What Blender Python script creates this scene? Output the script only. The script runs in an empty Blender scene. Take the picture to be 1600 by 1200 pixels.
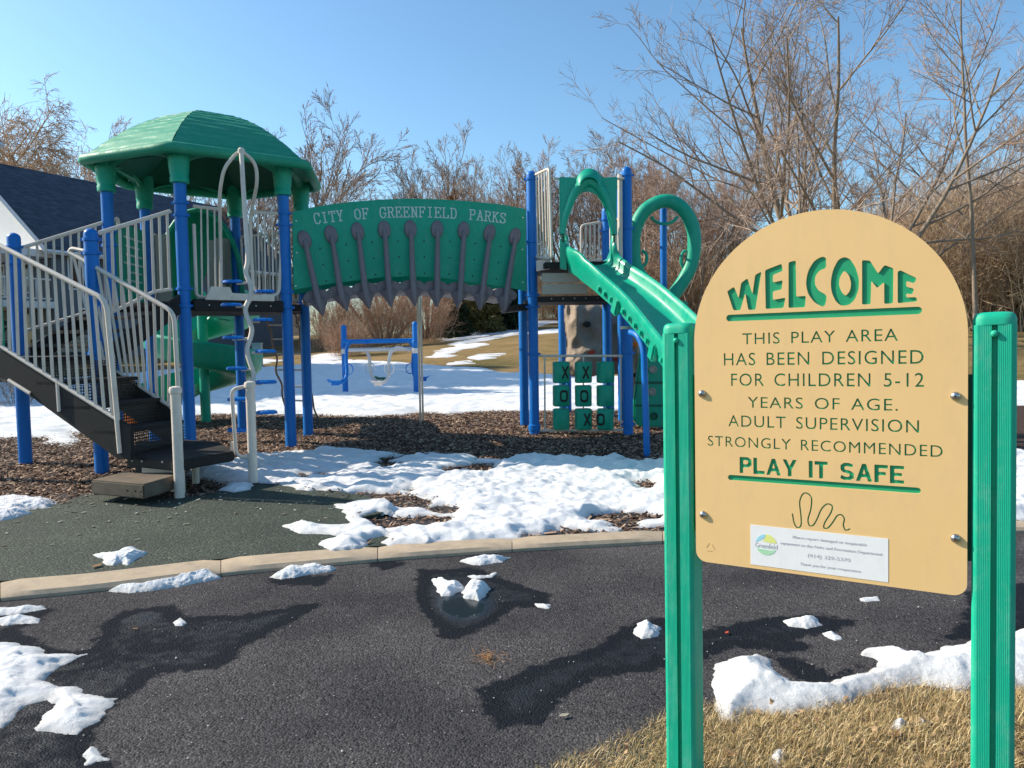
import bpy, math, random
import numpy as np
from mathutils import Vector, Matrix
R = math.radians
rng = np.random.default_rng(7)
random.seed(7)
SC = bpy.context.scene
COL = SC.collection
# ------------------------------------------------------------------ camera
FPX, EYE = 1180.0, 1.2
PIT, ROL = R(3.43), R(0.87)
fw = np.array([0, math.cos(PIT), -math.sin(PIT)])
_r = np.array([1.0, 0, 0]); _u = np.cross(_r, fw)
rt = _r*math.cos(ROL) - _u*math.sin(ROL)
up = _u*math.cos(ROL) + _r*math.sin(ROL)
cam = bpy.data.cameras.new('camera'); co = bpy.data.objects.new('camera', cam); COL.objects.link(co)
cam.sensor_width = 36; cam.lens = 36*FPX/1600; cam.clip_start = 0.05; cam.clip_end = 2000
co.matrix_world = Matrix(((rt[0], up[0], -fw[0], 0), (rt[1], up[1], -fw[1], 0), (rt[2], up[2], -fw[2], EYE), (0, 0, 0, 1)))
SC.camera = co
# ------------------------------------------------------------------ light
SUN_AZ = math.atan2(-0.97, 0.25)      # compass direction of the sun, x = -0.97, y = 0.25
SUN_EL = R(34)
w = bpy.data.worlds.new('World'); SC.world = w; w.use_nodes = True
nt = w.node_tree; nt.nodes.clear()
sky = nt.nodes.new('ShaderNodeTexSky'); sky.sky_type = 'NISHITA'; sky.sun_disc = False
sky.sun_elevation = SUN_EL; sky.sun_rotation = SUN_AZ; sky.air_density = 1.0; sky.dust_density = 0.9; sky.ozone_density = 1.6
bg = nt.nodes.new('ShaderNodeBackground'); bg.inputs[1].default_value = 0.13
wo = nt.nodes.new('ShaderNodeOutputWorld')
tint = nt.nodes.new('ShaderNodeMix'); tint.data_type = 'RGBA'; tint.blend_type = 'MULTIPLY'; tint.inputs[0].default_value = 1; tint.inputs[7].default_value = (0.76, 0.98, 1.04, 1)
k1 = nt.nodes.new('ShaderNodeVectorMath'); k1.operation = 'SCALE'; k1.inputs['Scale'].default_value = 0.2
gm = nt.nodes.new('ShaderNodeGamma'); gm.inputs[1].default_value = 1.05
k2 = nt.nodes.new('ShaderNodeVectorMath'); k2.operation = 'SCALE'; k2.inputs['Scale'].default_value = 5.0
nt.links.new(sky.outputs[0], k1.inputs[0]); nt.links.new(k1.outputs[0], gm.inputs[0]); nt.links.new(gm.outputs[0], k2.inputs[0]); nt.links.new(k2.outputs[0], tint.inputs[6]); nt.links.new(tint.outputs[2], bg.inputs[0]); nt.links.new(bg.outputs[0], wo.inputs[0])
sl = bpy.data.lights.new('sun', 'SUN'); sl.energy = 4.8; sl.angle = R(0.6); sl.color = (1.0, 0.88, 0.72)
so = bpy.data.objects.new('sun', sl); COL.objects.link(so)
sd = Vector((math.sin(SUN_AZ)*math.cos(SUN_EL), math.cos(SUN_AZ)*math.cos(SUN_EL), math.sin(SUN_EL)))
so.rotation_euler = sd.to_track_quat('Z', 'Y').to_euler()
vs = SC.view_settings; vs.view_transform = 'Standard'; vs.look = 'None'; vs.gamma = 1; vs.use_curve_mapping = False
vs.exposure = 0.6
SC.cycles.max_bounces = 6; SC.cycles.transparent_max_bounces = 12

# ------------------------------------------------------------------ surveying helpers
def ray(x, y): return fw + rt*((x-800)/FPX) - up*((y-600)/FPX)
def G(x, y, z=0.0):
    d = ray(x, y); t = (z-EYE)/d[2]; return np.array([d[0]*t, d[1]*t, z])
def AY(x, y, Y):
    d = ray(x, y); t = Y/d[1]; return np.array([d[0]*t, Y, EYE+d[2]*t])
def VP(x, y, P, Q):                     # point seen at x, y on the upright plane through P and Q
    nx, ny = -(Q[1]-P[1]), (Q[0]-P[0]); d = ray(x, y)
    t = (nx*P[0]+ny*P[1])/(nx*d[0]+ny*d[1]); return np.array([d[0]*t, d[1]*t, EYE+d[2]*t])
def sstep(a, b, x):
    t = np.clip((x-a)/(b-a), 0, 1); return t*t*(3-2*t)
def ter(x, y):
    x = np.asarray(x, float); y = np.asarray(y, float)
    base = -0.14*(1-sstep(12.0, 13.6, y))
    c = 0.04 + 0.035*sstep(-10, 3, x)
    yy = np.clip(y-16.5, 0, None)
    ramp = c*70*(1-np.exp(-yy*yy/(yy+3.0)/62))
    return base + ramp + 0.05*np.sin(x*0.21)*np.sin(y*0.17)*sstep(15, 25, y)
def GT(x, y):
    z = 0.0
    for _ in range(60):
        p = G(x, y, min(z, 0.6 if False else z))
        if p[1] < 0 or p[1] > 300: break
        zn = float(ter(p[0], p[1])); z = z*0.6+zn*0.4
        if z > 3.4: z = 3.4
    d = ray(x, y); prev = 1.0
    for t in np.arange(5, 140, 0.1):
        q = d*t; zz = EYE+q[2]
        if zz < float(ter(q[0], q[1])): return np.array([q[0], q[1], zz])
    q = d*140; return np.array([q[0], q[1], EYE+q[2]])

# value noise
_P = np.random.default_rng(3).random((256, 256))
def vnoise(x, y):
    xi = np.floor(x).astype(int); yi = np.floor(y).astype(int); fx = x-xi; fy = y-yi
    fx = fx*fx*(3-2*fx); fy = fy*fy*(3-2*fy)
    a = _P[xi % 256, yi % 256]; b = _P[(xi+1) % 256, yi % 256]; c = _P[xi % 256, (yi+1) % 256]; d = _P[(xi+1) % 256, (yi+1) % 256]
    return (a*(1-fx)+b*fx)*(1-fy)+(c*(1-fx)+d*fx)*fy
def fbm(x, y, o=4):
    s = 0; a = 1; t = 0
    for k in range(o): s = s+a*vnoise(x*2**k+17*k, y*2**k+31*k); t += a; a *= 0.5
    return s/t-0.5
def sdf(X, Y, poly):                    # positive inside
    P = np.asarray(poly)[:, :2]; n = len(P); d = np.full(X.shape, 1e9); ins = np.zeros(X.shape, bool)
    for i in range(n):
        a = P[i]; b = P[(i+1) % n]; e = b-a; wx = X-a[0]; wy = Y-a[1]
        t = np.clip((wx*e[0]+wy*e[1])/(e@e+1e-12), 0, 1)
        d = np.minimum(d, (wx-t*e[0])**2+(wy-t*e[1])**2)
        if a[1] != b[1]:
            c = ((a[1] > Y) != (b[1] > Y)) & (X < (b[0]-a[0])*(Y-a[1])/(b[1]-a[1])+a[0]); ins ^= c
    d = np.sqrt(d); return np.where(ins, d, -d)

# ------------------------------------------------------------------ materials
def mat(name, col, rough=0.5, col2=None, nscale=6, ncontrast=0.5, bump=0, bscale=60, metal=0, spec=0.32, island=None, bdist=0.01, coat=0, wear=None):
    m = bpy.data.materials.new(name); m.use_nodes = True; n = m.node_tree.nodes; l = m.node_tree.links
    b = n['Principled BSDF']; b.inputs['Base Color'].default_value = (*col, 1); b.inputs['Roughness'].default_value = rough
    b.inputs['Metallic'].default_value = metal; b.inputs['Specular IOR Level'].default_value = spec
    if coat: b.inputs['Coat Weight'].default_value = coat; b.inputs['Coat Roughness'].default_value = 0.15
    tc = n.new('ShaderNodeTexCoord'); out = None
    if col2 is not None:
        if island:
            g = n.new('ShaderNodeNewGeometry'); src = g.outputs['Random Per Island']
        else:
            t = n.new('ShaderNodeTexNoise'); t.inputs['Scale'].default_value = nscale; t.inputs['Detail'].default_value = 6; t.inputs['Roughness'].default_value = 0.65
            l.new(tc.outputs['Object'], t.inputs['Vector']); src = t.outputs['Fac']
        r = n.new('ShaderNodeValToRGB'); c = ncontrast*0.5
        r.color_ramp.elements[0].position = 0.5-c if not island else 0; r.color_ramp.elements[1].position = 0.5+c if not island else 1
        r.color_ramp.elements[0].color = (*col, 1); r.color_ramp.elements[1].color = (*col2, 1)
        if island and isinstance(island, (list, tuple)):
            for p, cc in island:
                e = r.color_ramp.elements.new(p); e.color = (*cc, 1)
        l.new(src, r.inputs[0]); out = r.outputs[0]; l.new(out, b.inputs['Base Color'])
        if wear:                         # chalky fading, grime and scuffs: (colour, amount, scale)
            t2 = n.new('ShaderNodeTexNoise'); t2.inputs['Scale'].default_value = wear[2]; t2.inputs['Detail'].default_value = 9; t2.inputs['Roughness'].default_value = 0.78
            mp = n.new('ShaderNodeMapping'); mp.inputs['Scale'].default_value = (1.6, 1.6, 0.7); l.new(tc.outputs['Object'], mp.inputs[0]); l.new(mp.outputs[0], t2.inputs['Vector'])
            mr = n.new('ShaderNodeMapRange'); mr.inputs[1].default_value = 0.50; mr.inputs[2].default_value = 0.74; mr.inputs[4].default_value = wear[1]; l.new(t2.outputs['Fac'], mr.inputs[0])
            wx_ = n.new('ShaderNodeMix'); wx_.data_type = 'RGBA'; wx_.inputs[7].default_value = (*wear[0], 1); l.new(mr.outputs[0], wx_.inputs[0]); l.new(out, wx_.inputs[6]); l.new(wx_.outputs[2], b.inputs['Base Color'])
            rr2 = n.new('ShaderNodeMapRange'); rr2.inputs[1].default_value = 0.4; rr2.inputs[2].default_value = 0.7; rr2.inputs[3].default_value = rough; rr2.inputs[4].default_value = min(0.9, rough+0.3); l.new(t2.outputs['Fac'], rr2.inputs[0]); l.new(rr2.outputs[0], b.inputs['Roughness'])
    if bump:
        t = n.new('ShaderNodeTexNoise'); t.inputs['Scale'].default_value = bscale; t.inputs['Detail'].default_value = 5
        l.new(tc.outputs['Object'], t.inputs['Vector'])
        bp = n.new('ShaderNodeBump'); bp.inputs['Strength'].default_value = bump; bp.inputs['Distance'].default_value = bdist
        l.new(t.outputs['Fac'], bp.inputs['Height']); l.new(bp.outputs[0], b.inputs['Normal'])
    return m
M = {}
M['green'] = mat('green_plastic', (0.002, 0.29, 0.18), 0.38, (0.006, 0.35, 0.22), 9, 0.6, 0.06, 300, wear=((0.12, 0.36, 0.27), 0.5, 7))
M['green_slide'] = mat('green_slide_plastic', (0.002, 0.31, 0.195), 0.25, (0.004, 0.37, 0.235), 5, 0.6, 0.02, 60, coat=0.15, wear=((0.06, 0.40, 0.28), 0.4, 5))
M['green_roof'] = mat('green_roof_plastic', (0.008, 0.24, 0.14), 0.5, (0.02, 0.29, 0.175), 4, 0.7, 0.08, 120, wear=((0.10, 0.36, 0.26), 0.5, 4))
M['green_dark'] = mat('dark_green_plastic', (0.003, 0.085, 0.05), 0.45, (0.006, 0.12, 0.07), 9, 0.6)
M['green_core'] = mat('sign_core_green', (0.012, 0.30, 0.13), 0.5, (0.02, 0.36, 0.17), 40, 0.6)
M['green_post'] = mat('sign_post_green', (0.004, 0.37, 0.225), 0.42, (0.010, 0.43, 0.27), 12, 0.7, 0.05, 500, wear=((0.16, 0.44, 0.33), 0.55, 14))
M['blue'] = mat('blue_powder_coat', (0.001, 0.135, 0.47), 0.33, (0.002, 0.16, 0.54), 7, 0.6, 0.03, 200, wear=((0.05, 0.17, 0.40), 0.5, 6))
M['blue_lt'] = mat('light_blue_powder_coat', (0.002, 0.17, 0.55), 0.33, (0.004, 0.2, 0.62), 7, 0.6)
M['tan'] = mat('tan_powder_coat', (0.62, 0.54, 0.46), 0.42, (0.70, 0.62, 0.53), 6, 0.7, 0.03, 200, wear=((0.38, 0.32, 0.26), 0.5, 7))
M['tan_dk'] = mat('tan_panel', (0.33, 0.31, 0.26), 0.5, (0.40, 0.37, 0.31), 5, 0.7, 0.04, 90)
M['black'] = mat('black_vinyl_deck', (0.007, 0.007, 0.008), 0.62, (0.018, 0.017, 0.018), 14, 0.7, 0.1, 120, wear=((0.07, 0.06, 0.05), 0.5, 9))
M['brown_step'] = mat('dusty_vinyl_step', (0.06, 0.05, 0.04), 0.7, (0.19, 0.145, 0.10), 9, 0.6, 0.15, 90)
M['grey'] = mat('grey_plastic', (0.15, 0.125, 0.138), 0.4, (0.20, 0.17, 0.185), 7, 0.7, 0.05, 100, wear=((0.22, 0.20, 0.20), 0.4, 9))
M['steel'] = mat('steel', (0.42, 0.40, 0.38), 0.3, (0.5, 0.48, 0.46), 20, 0.6, metal=0.9)
M['screw'] = mat('screw_steel', (0.6, 0.58, 0.56), 0.28, (0.35, 0.34, 0.33), 60, 0.6, metal=0.95)
M['signtan'] = mat('sign_tan', (0.79, 0.515, 0.225), 0.55, (0.84, 0.57, 0.26), 5, 0.9, 0.05, 700, wear=((0.58, 0.42, 0.24), 0.35, 9))
M['sticker'] = mat('sticker_white', (0.85, 0.86, 0.87), 0.4, (0.8, 0.81, 0.82), 30, 0.5, wear=((0.66, 0.62, 0.55), 0.4, 25))
M['ink'] = mat('faded_grey_ink', (0.42, 0.42, 0.46), 0.5, (0.58, 0.58, 0.6), 90, 0.6)
M['letter'] = mat('pale_letter', (0.50, 0.58, 0.56), 0.5, (0.58, 0.66, 0.64), 20, 0.6)
M['dark'] = mat('dark_mark', (0.01, 0.012, 0.012), 0.6, (0.02, 0.025, 0.022), 20, 0.6)
M['rock'] = mat('tan_rock_panel', (0.26, 0.20, 0.15), 0.75, (0.40, 0.32, 0.25), 5, 0.7, 0.5, 14, bdist=0.03)
M['red'] = mat('red_hold', (0.55, 0.05, 0.02), 0.4, (0.6, 0.08, 0.03), 9, 0.5)
M['orange'] = mat('orange_plastic', (0.75, 0.16, 0.02), 0.4, (0.8, 0.2, 0.04), 9, 0.5)
M['concrete'] = mat('curb_concrete', (0.32, 0.25, 0.175), 0.85, (0.48, 0.39, 0.285), 14, 0.8, 0.6, 260, bdist=0.003, wear=((0.20, 0.16, 0.12), 0.6, 5))
M['bark'] = mat('grey_brown_bark', (0.17, 0.13, 0.10), 0.9, (0.32, 0.26, 0.20), 8, 0.6, 0.6, 30, bdist=0.02)
M['twig'] = mat('brown_twigs', (0.17, 0.12, 0.095), 0.9, (0.50, 0.39, 0.31), island=[(0.5, (0.31, 0.225, 0.175))])
M['twig_red'] = mat('reddish_twigs', (0.24, 0.155, 0.115), 0.9, (0.58, 0.43, 0.34), island=[(0.5, (0.38, 0.26, 0.20))])
M['twig_gold'] = mat('golden_willow_twigs', (0.34, 0.21, 0.12), 0.9, (0.70, 0.52, 0.36), island=[(0.5, (0.50, 0.34, 0.21))])
M['bark_gold'] = mat('golden_willow_bark', (0.32, 0.23, 0.16), 0.9, (0.48, 0.36, 0.26), 6, 0.7, 0.5, 30, bdist=0.02)
M['thicket'] = mat('dry_thicket_stems', (0.24, 0.165, 0.11), 0.9, (0.88, 0.70, 0.50), island=[(0.5, (0.48, 0.35, 0.24))])
M['bush'] = mat('tan_red_bush_twigs', (0.20, 0.11, 0.07), 0.9, (0.66, 0.47, 0.34), island=[(0.5, (0.38, 0.235, 0.16))])
M['needle'] = mat('dark_green_needles', (0.012, 0.025, 0.012), 0.7, (0.035, 0.055, 0.02), 2.5, 0.7)
M['needle_y'] = mat('yellow_green_needles', (0.09, 0.085, 0.025), 0.7, (0.2, 0.16, 0.05), 2.5, 0.7)
M['needle_o'] = mat('rusty_needles', (0.25, 0.11, 0.035), 0.7, (0.38, 0.2, 0.07), 3, 0.7)
M['white'] = mat('white_trim', (0.78, 0.79, 0.80), 0.5, (0.70, 0.71, 0.73), 4, 0.6)
M['siding'] = mat('grey_blue_siding', (0.10, 0.125, 0.155), 0.6, (0.13, 0.155, 0.185), 2, 0.6)
M['siding_lt'] = mat('pale_siding', (0.50, 0.50, 0.50), 0.6, (0.58, 0.58, 0.57), 2, 0.6)
M['cream'] = mat('cream_siding', (0.66, 0.56, 0.44), 0.6, (0.72, 0.62, 0.5), 2, 0.6)
M['window'] = mat('dark_window_glass', (0.02, 0.02, 0.024), 0.08, (0.035, 0.03, 0.03), 1, 0.6)
M['stone'] = mat('tan_foundation_stone', (0.26, 0.22, 0.17), 0.85, (0.40, 0.35, 0.28), 3, 0.7, 0.5, 20)
M['leafbrown'] = mat('dead_leaf', (0.17, 0.09, 0.04), 0.8, (0.32, 0.19, 0.09), 30, 0.7)
M['fence'] = mat('pale_picket', (0.6, 0.63, 0.68), 0.6, (0.7, 0.72, 0.76), 3, 0.6)
M['utility'] = mat('utility_green_grey', (0.25, 0.33, 0.30), 0.6, (0.31, 0.39, 0.36), 6, 0.6)

def shingle():
    m = mat('dark_blue_shingles', (0.028, 0.036, 0.055), 0.8, (0.075, 0.09, 0.125), 3.0, 0.8); n = m.node_tree.nodes; l = m.node_tree.links
    b = n['Principled BSDF']; t = n.new('ShaderNodeTexBrick'); t.inputs['Scale'].default_value = 3.2
    t.inputs['Color1'].default_value = (0.038, 0.048, 0.066, 1); t.inputs['Color2'].default_value = (0.095, 0.11, 0.14, 1); t.inputs['Mortar'].default_value = (0.018, 0.022, 0.03, 1)
    t.inputs['Mortar Size'].default_value = 0.01; t.inputs['Brick Width'].default_value = 1.0; t.inputs['Row Height'].default_value = 0.45
    uv = n.new('ShaderNodeUVMap'); l.new(uv.outputs[0], t.inputs['Vector'])
    r = b.inputs['Base Color'].links[0].from_socket; mx = n.new('ShaderNodeMix'); mx.data_type = 'RGBA'; mx.inputs[0].default_value = 0.6
    l.new(r, mx.inputs[6]); l.new(t.outputs['Color'], mx.inputs[7]); l.new(mx.outputs[2], b.inputs['Base Color']); return m
M['shingle'] = shingle()

def perforated():
    m = bpy.data.materials.new('perforated_black_plate'); m.use_nodes = True; n = m.node_tree.nodes; l = m.node_tree.links
    b = n['Principled BSDF']; b.inputs['Base Color'].default_value = (0.012, 0.012, 0.014, 1); b.inputs['Roughness'].default_value = 0.5
    uv = n.new('ShaderNodeUVMap'); sc_ = n.new('ShaderNodeVectorMath'); sc_.operation = 'SCALE'; sc_.inputs['Scale'].default_value = 1/0.026
    fr = n.new('ShaderNodeVectorMath'); fr.operation = 'FRACTION'; sb = n.new('ShaderNodeVectorMath'); sb.operation = 'SUBTRACT'; sb.inputs[1].default_value = (0.5, 0.5, 0)
    ln = n.new('ShaderNodeVectorMath'); ln.operation = 'LENGTH'; lt = n.new('ShaderNodeMath'); lt.operation = 'LESS_THAN'; lt.inputs[1].default_value = 0.33
    l.new(uv.outputs[0], sc_.inputs[0]); l.new(sc_.outputs[0], fr.inputs[0]); l.new(fr.outputs[0], sb.inputs[0]); l.new(sb.outputs[0], ln.inputs[0]); l.new(ln.outputs['Value'], lt.inputs[0])
    tr = n.new('ShaderNodeBsdfTransparent'); mx = n.new('ShaderNodeMixShader'); l.new(lt.outputs[0], mx.inputs[0]); l.new(b.outputs[0], mx.inputs[1]); l.new(tr.outputs[0], mx.inputs[2])
    l.new(mx.outputs[0], n['Material Output'].inputs[0]); return m
M['perf'] = perforated()

def asphalt():
    m = bpy.data.materials.new('asphalt'); m.use_nodes = True; n = m.node_tree.nodes; l = m.node_tree.links; b = n['Principled BSDF']
    tc = n.new('ShaderNodeTexCoord'); wa = n.new('ShaderNodeAttribute'); wa.attribute_name = 'wet'
    v = n.new('ShaderNodeTexVoronoi'); v.inputs['Scale'].default_value = 125; v.inputs['Randomness'].default_value = 1
    ns = n.new('ShaderNodeTexNoise'); ns.inputs['Scale'].default_value = 75; ns.inputs['Detail'].default_value = 5; ns.inputs['Roughness'].default_value = 0.7
    big = n.new('ShaderNodeTexNoise'); big.inputs['Scale'].default_value = 1.3; big.inputs['Detail'].default_value = 5
    for t in (v, ns, big): l.new(tc.outputs['Object'], t.inputs['Vector'])
    r = n.new('ShaderNodeValToRGB'); r.color_ramp.elements[0].color = (0.017, 0.017, 0.020, 1); r.color_ramp.elements[1].color = (0.115, 0.111, 0.115, 1)
    r.color_ramp.elements[0].position = 0.1; r.color_ramp.elements[1].position = 0.80; q_ = r.color_ramp.elements.new(0.97); q_.color = (0.30, 0.28, 0.26, 1)
    v3 = n.new('ShaderNodeTexVoronoi'); v3.inputs['Scale'].default_value = 230; l.new(tc.outputs['Object'], v3.inputs['Vector']); av = n.new('ShaderNodeMix'); av.data_type = 'RGBA'; av.inputs[0].default_value = 0.45; l.new(v.outputs['Color'], av.inputs[6]); l.new(v3.outputs['Color'], av.inputs[7]); l.new(av.outputs[2], r.inputs[0])
    r2 = n.new('ShaderNodeValToRGB'); r2.color_ramp.elements[0].color = (0.60, 0.60, 0.62, 1); r2.color_ramp.elements[1].color = (1.15, 1.12, 1.08, 1)
    r2.color_ramp.elements[0].position = 0.35; r2.color_ramp.elements[1].position = 0.65; l.new(big.outputs['Fac'], r2.inputs[0])
    mul = n.new('ShaderNodeMix'); mul.data_type = 'RGBA'; mul.blend_type = 'MULTIPLY'; mul.inputs[0].default_value = 1; l.new(r.outputs[0], mul.inputs[6]); l.new(r2.outputs[0], mul.inputs[7])
    wet = n.new('ShaderNodeMix'); wet.data_type = 'RGBA'; wet.inputs[7].default_value = (0.008, 0.011, 0.017, 1); l.new(mul.outputs[2], wet.inputs[6])
    n2 = n.new('ShaderNodeTexNoise'); n2.inputs['Scale'].default_value = 22; n2.inputs['Detail'].default_value = 6; l.new(tc.outputs['Object'], n2.inputs['Vector'])
    ad = n.new('ShaderNodeMath'); ad.operation = 'MULTIPLY_ADD'; ad.inputs[1].default_value = 0.5; ad.inputs[2].default_value = -0.25; l.new(n2.outputs['Fac'], ad.inputs[0])
    a2 = n.new('ShaderNodeMath'); a2.operation = 'ADD'; l.new(ad.outputs[0], a2.inputs[0]); l.new(wa.outputs['Fac'], a2.inputs[1])
    wr = n.new('ShaderNodeMapRange'); wr.inputs[1].default_value = 0.46; wr.inputs[2].default_value = 0.56; l.new(a2.outputs[0], wr.inputs[0])
    wm = n.new('ShaderNodeMath'); wm.operation = 'MULTIPLY'; wm.inputs[1].default_value = 0.90; l.new(wr.outputs[0], wm.inputs[0])
    l.new(wm.outputs[0], wet.inputs[0]); l.new(wet.outputs[2], b.inputs['Base Color'])
    pr = n.new('ShaderNodeMapRange'); pr.inputs[1].default_value = 0.8; pr.inputs[2].default_value = 1.3; pr.inputs[3].default_value = 0.85; pr.inputs[4].default_value = 0.12
    l.new(a2.outputs[0], pr.inputs[0]); l.new(pr.outputs[0], b.inputs['Roughness']); sp = n.new('ShaderNodeMapRange'); sp.inputs[1].default_value = 0.85; sp.inputs[2].default_value = 1.3; sp.inputs[3].default_value = 0.05; sp.inputs[4].default_value = 0.5; l.new(a2.outputs[0], sp.inputs[0]); l.new(sp.outputs[0], b.inputs['Specular IOR Level'])
    mx = n.new('ShaderNodeMath'); mx.operation = 'MULTIPLY_ADD'; mx.inputs[1].default_value = 0.8; l.new(v.outputs['Distance'], mx.inputs[0]); l.new(ns.outputs['Fac'], mx.inputs[2])
    bp = n.new('ShaderNodeBump'); bp.inputs['Distance'].default_value = 0.006
    st = n.new('ShaderNodeMapRange'); st.inputs[1].default_value = 0.95; st.inputs[2].default_value = 1.35; st.inputs[3].default_value = 0.9; st.inputs[4].default_value = 0.08
    l.new(a2.outputs[0], st.inputs[0]); l.new(st.outputs[0], bp.inputs['Strength'])
    inv = n.new('ShaderNodeMath'); inv.operation = 'MULTIPLY'; inv.inputs[1].default_value = -1; l.new(mx.outputs[0], inv.inputs[0]); l.new(inv.outputs[0], bp.inputs['Height']); l.new(bp.outputs[0], b.inputs['Normal'])
    return m
M['asphalt'] = asphalt()

def rubber():
    m = bpy.data.materials.new('rubber_crumb'); m.use_nodes = True; n = m.node_tree.nodes; l = m.node_tree.links; b = n['Principled BSDF']
    tc = n.new('ShaderNodeTexCoord'); v = n.new('ShaderNodeTexVoronoi'); v.inputs['Scale'].default_value = 75; l.new(tc.outputs['Object'], v.inputs['Vector'])
    r = n.new('ShaderNodeValToRGB'); e = r.color_ramp.elements; e[0].color = (0.008, 0.012, 0.009, 1); e[1].color = (0.20, 0.23, 0.17, 1); e[1].position = 1
    for p, c in ((0.45, (0.018, 0.029, 0.021)), (0.75, (0.036, 0.056, 0.04)), (0.90, (0.06, 0.08, 0.058))): q = e.new(p); q.color = (*c, 1)
    l.new(v.outputs['Color'], r.inputs[0])
    big = n.new('ShaderNodeTexNoise'); big.inputs['Scale'].default_value = 1.7; big.inputs['Detail'].default_value = 5; l.new(tc.outputs['Object'], big.inputs['Vector'])
    r2 = n.new('ShaderNodeValToRGB'); r2.color_ramp.elements[0].color = (0.7, 0.75, 0.72, 1); r2.color_ramp.elements[1].color = (1.15, 1.1, 1.05, 1); r2.color_ramp.elements[0].position = 0.35; r2.color_ramp.elements[1].position = 0.65
    l.new(big.outputs['Fac'], r2.inputs[0]); mul = n.new('ShaderNodeMix'); mul.data_type = 'RGBA'; mul.blend_type = 'MULTIPLY'; mul.inputs[0].default_value = 1
    l.new(r.outputs[0], mul.inputs[6]); l.new(r2.outputs[0], mul.inputs[7]); l.new(mul.outputs[2], b.inputs['Base Color']); b.inputs['Roughness'].default_value = 0.85
    bp = n.new('ShaderNodeBump'); bp.inputs['Distance'].default_value = 0.006; bp.inputs['Strength'].default_value = 0.8; bp.invert = True; l.new(v.outputs['Distance'], bp.inputs['Height']); l.new(bp.outputs[0], b.inputs['Normal'])
    return m
M['rubber'] = rubber()

def lawn():
    m = bpy.data.materials.new('dormant_lawn'); m.use_nodes = True; n = m.node_tree.nodes; l = m.node_tree.links; b = n['Principled BSDF']
    tc = n.new('ShaderNodeTexCoord'); a = n.new('ShaderNodeTexNoise'); a.inputs['Scale'].default_value = 0.35; a.inputs['Detail'].default_value = 10; a.inputs['Roughness'].default_value = 0.72
    f = n.new('ShaderNodeTexNoise'); f.inputs['Scale'].default_value = 9; f.inputs['Detail'].default_value = 8; f.inputs['Roughness'].default_value = 0.8
    l.new(tc.outputs['Object'], a.inputs['Vector']); l.new(tc.outputs['Object'], f.inputs['Vector'])
    r = n.new('ShaderNodeValToRGB'); e = r.color_ramp.elements; e[0].position = 0.36; e[1].position = 0.62; e[0].color = (0.13, 0.115, 0.045, 1); e[1].color = (0.34, 0.235, 0.115, 1); q = e.new(0.48); q.color = (0.25, 0.18, 0.08, 1)
    l.new(a.outputs['Fac'], r.inputs[0])
    r2 = n.new('ShaderNodeValToRGB'); r2.color_ramp.elements[0].position = 0.3; r2.color_ramp.elements[1].position = 0.7; r2.color_ramp.elements[0].color = (0.5, 0.5, 0.5, 1); r2.color_ramp.elements[1].color = (1.25, 1.25, 1.2, 1)
    l.new(f.outputs['Fac'], r2.inputs[0]); mul = n.new('ShaderNodeMix'); mul.data_type = 'RGBA'; mul.blend_type = 'MULTIPLY'; mul.inputs[0].default_value = 1
    l.new(r.outputs[0], mul.inputs[6]); l.new(r2.outputs[0], mul.inputs[7]); l.new(mul.outputs[2], b.inputs['Base Color']); b.inputs['Roughness'].default_value = 0.95; b.inputs['Specular IOR Level'].default_value = 0.1
    bp = n.new('ShaderNodeBump'); bp.inputs['Distance'].default_value = 0.05; bp.inputs['Strength'].default_value = 0.8; l.new(f.outputs['Fac'], bp.inputs['Height']); l.new(bp.outputs[0], b.inputs['Normal'])
    return m
M['lawn'] = lawn()
def snowmat():
    m = bpy.data.materials.new('snow'); m.use_nodes = True; n = m.node_tree.nodes; l = m.node_tree.links; b = n['Principled BSDF']
    tc = n.new('ShaderNodeTexCoord'); t = n.new('ShaderNodeTexNoise'); t.inputs['Scale'].default_value = 60; t.inputs['Detail'].default_value = 9; t.inputs['Roughness'].default_value = 0.8
    l.new(tc.outputs['Object'], t.inputs['Vector'])
    th = n.new('ShaderNodeAttribute'); th.attribute_name = 'thin'
    r = n.new('ShaderNodeMix'); r.data_type = 'RGBA'; r.inputs[6].default_value = (0.74, 0.755, 0.775, 1); r.inputs[7].default_value = (0.36, 0.35, 0.33, 1)
    mm = n.new('ShaderNodeMath'); mm.operation = 'MULTIPLY'; l.new(th.outputs['Fac'], mm.inputs[0]); l.new(t.outputs['Fac'], mm.inputs[1]); l.new(mm.outputs[0], r.inputs[0])
    l.new(r.outputs[2], b.inputs['Base Color']); b.inputs['Roughness'].default_value = 0.75; b.inputs['Specular IOR Level'].default_value = 0.3
    bp = n.new('ShaderNodeBump'); bp.inputs['Distance'].default_value = 0.018; bp.inputs['Strength'].default_value = 0.7; l.new(t.outputs['Fac'], bp.inputs['Height']); l.new(bp.outputs[0], b.inputs['Normal'])
    return m
M['snow'] = snowmat()
M['mulchbase'] = mat('wet_mulch_base', (0.02, 0.012, 0.009), 0.9, (0.09, 0.05, 0.034), 22, 0.6, 1.0, 40, bdist=0.03)
M['mulch'] = mat('wood_chips', (0.045, 0.022, 0.014), 0.85, (0.42, 0.30, 0.21), island=[(0.35, (0.11, 0.063, 0.045)), (0.62, (0.23, 0.145, 0.10)), (0.85, (0.42, 0.30, 0.215))])
M['straw'] = mat('straw_grass', (0.16, 0.095, 0.04), 0.8, (0.78, 0.62, 0.38), island=[(0.25, (0.36, 0.25, 0.11)), (0.5, (0.52, 0.38, 0.19)), (0.60, (0.20, 0.19, 0.06)), (0.68, (0.50, 0.36, 0.17)), (0.85, (0.66, 0.50, 0.27))])
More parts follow.
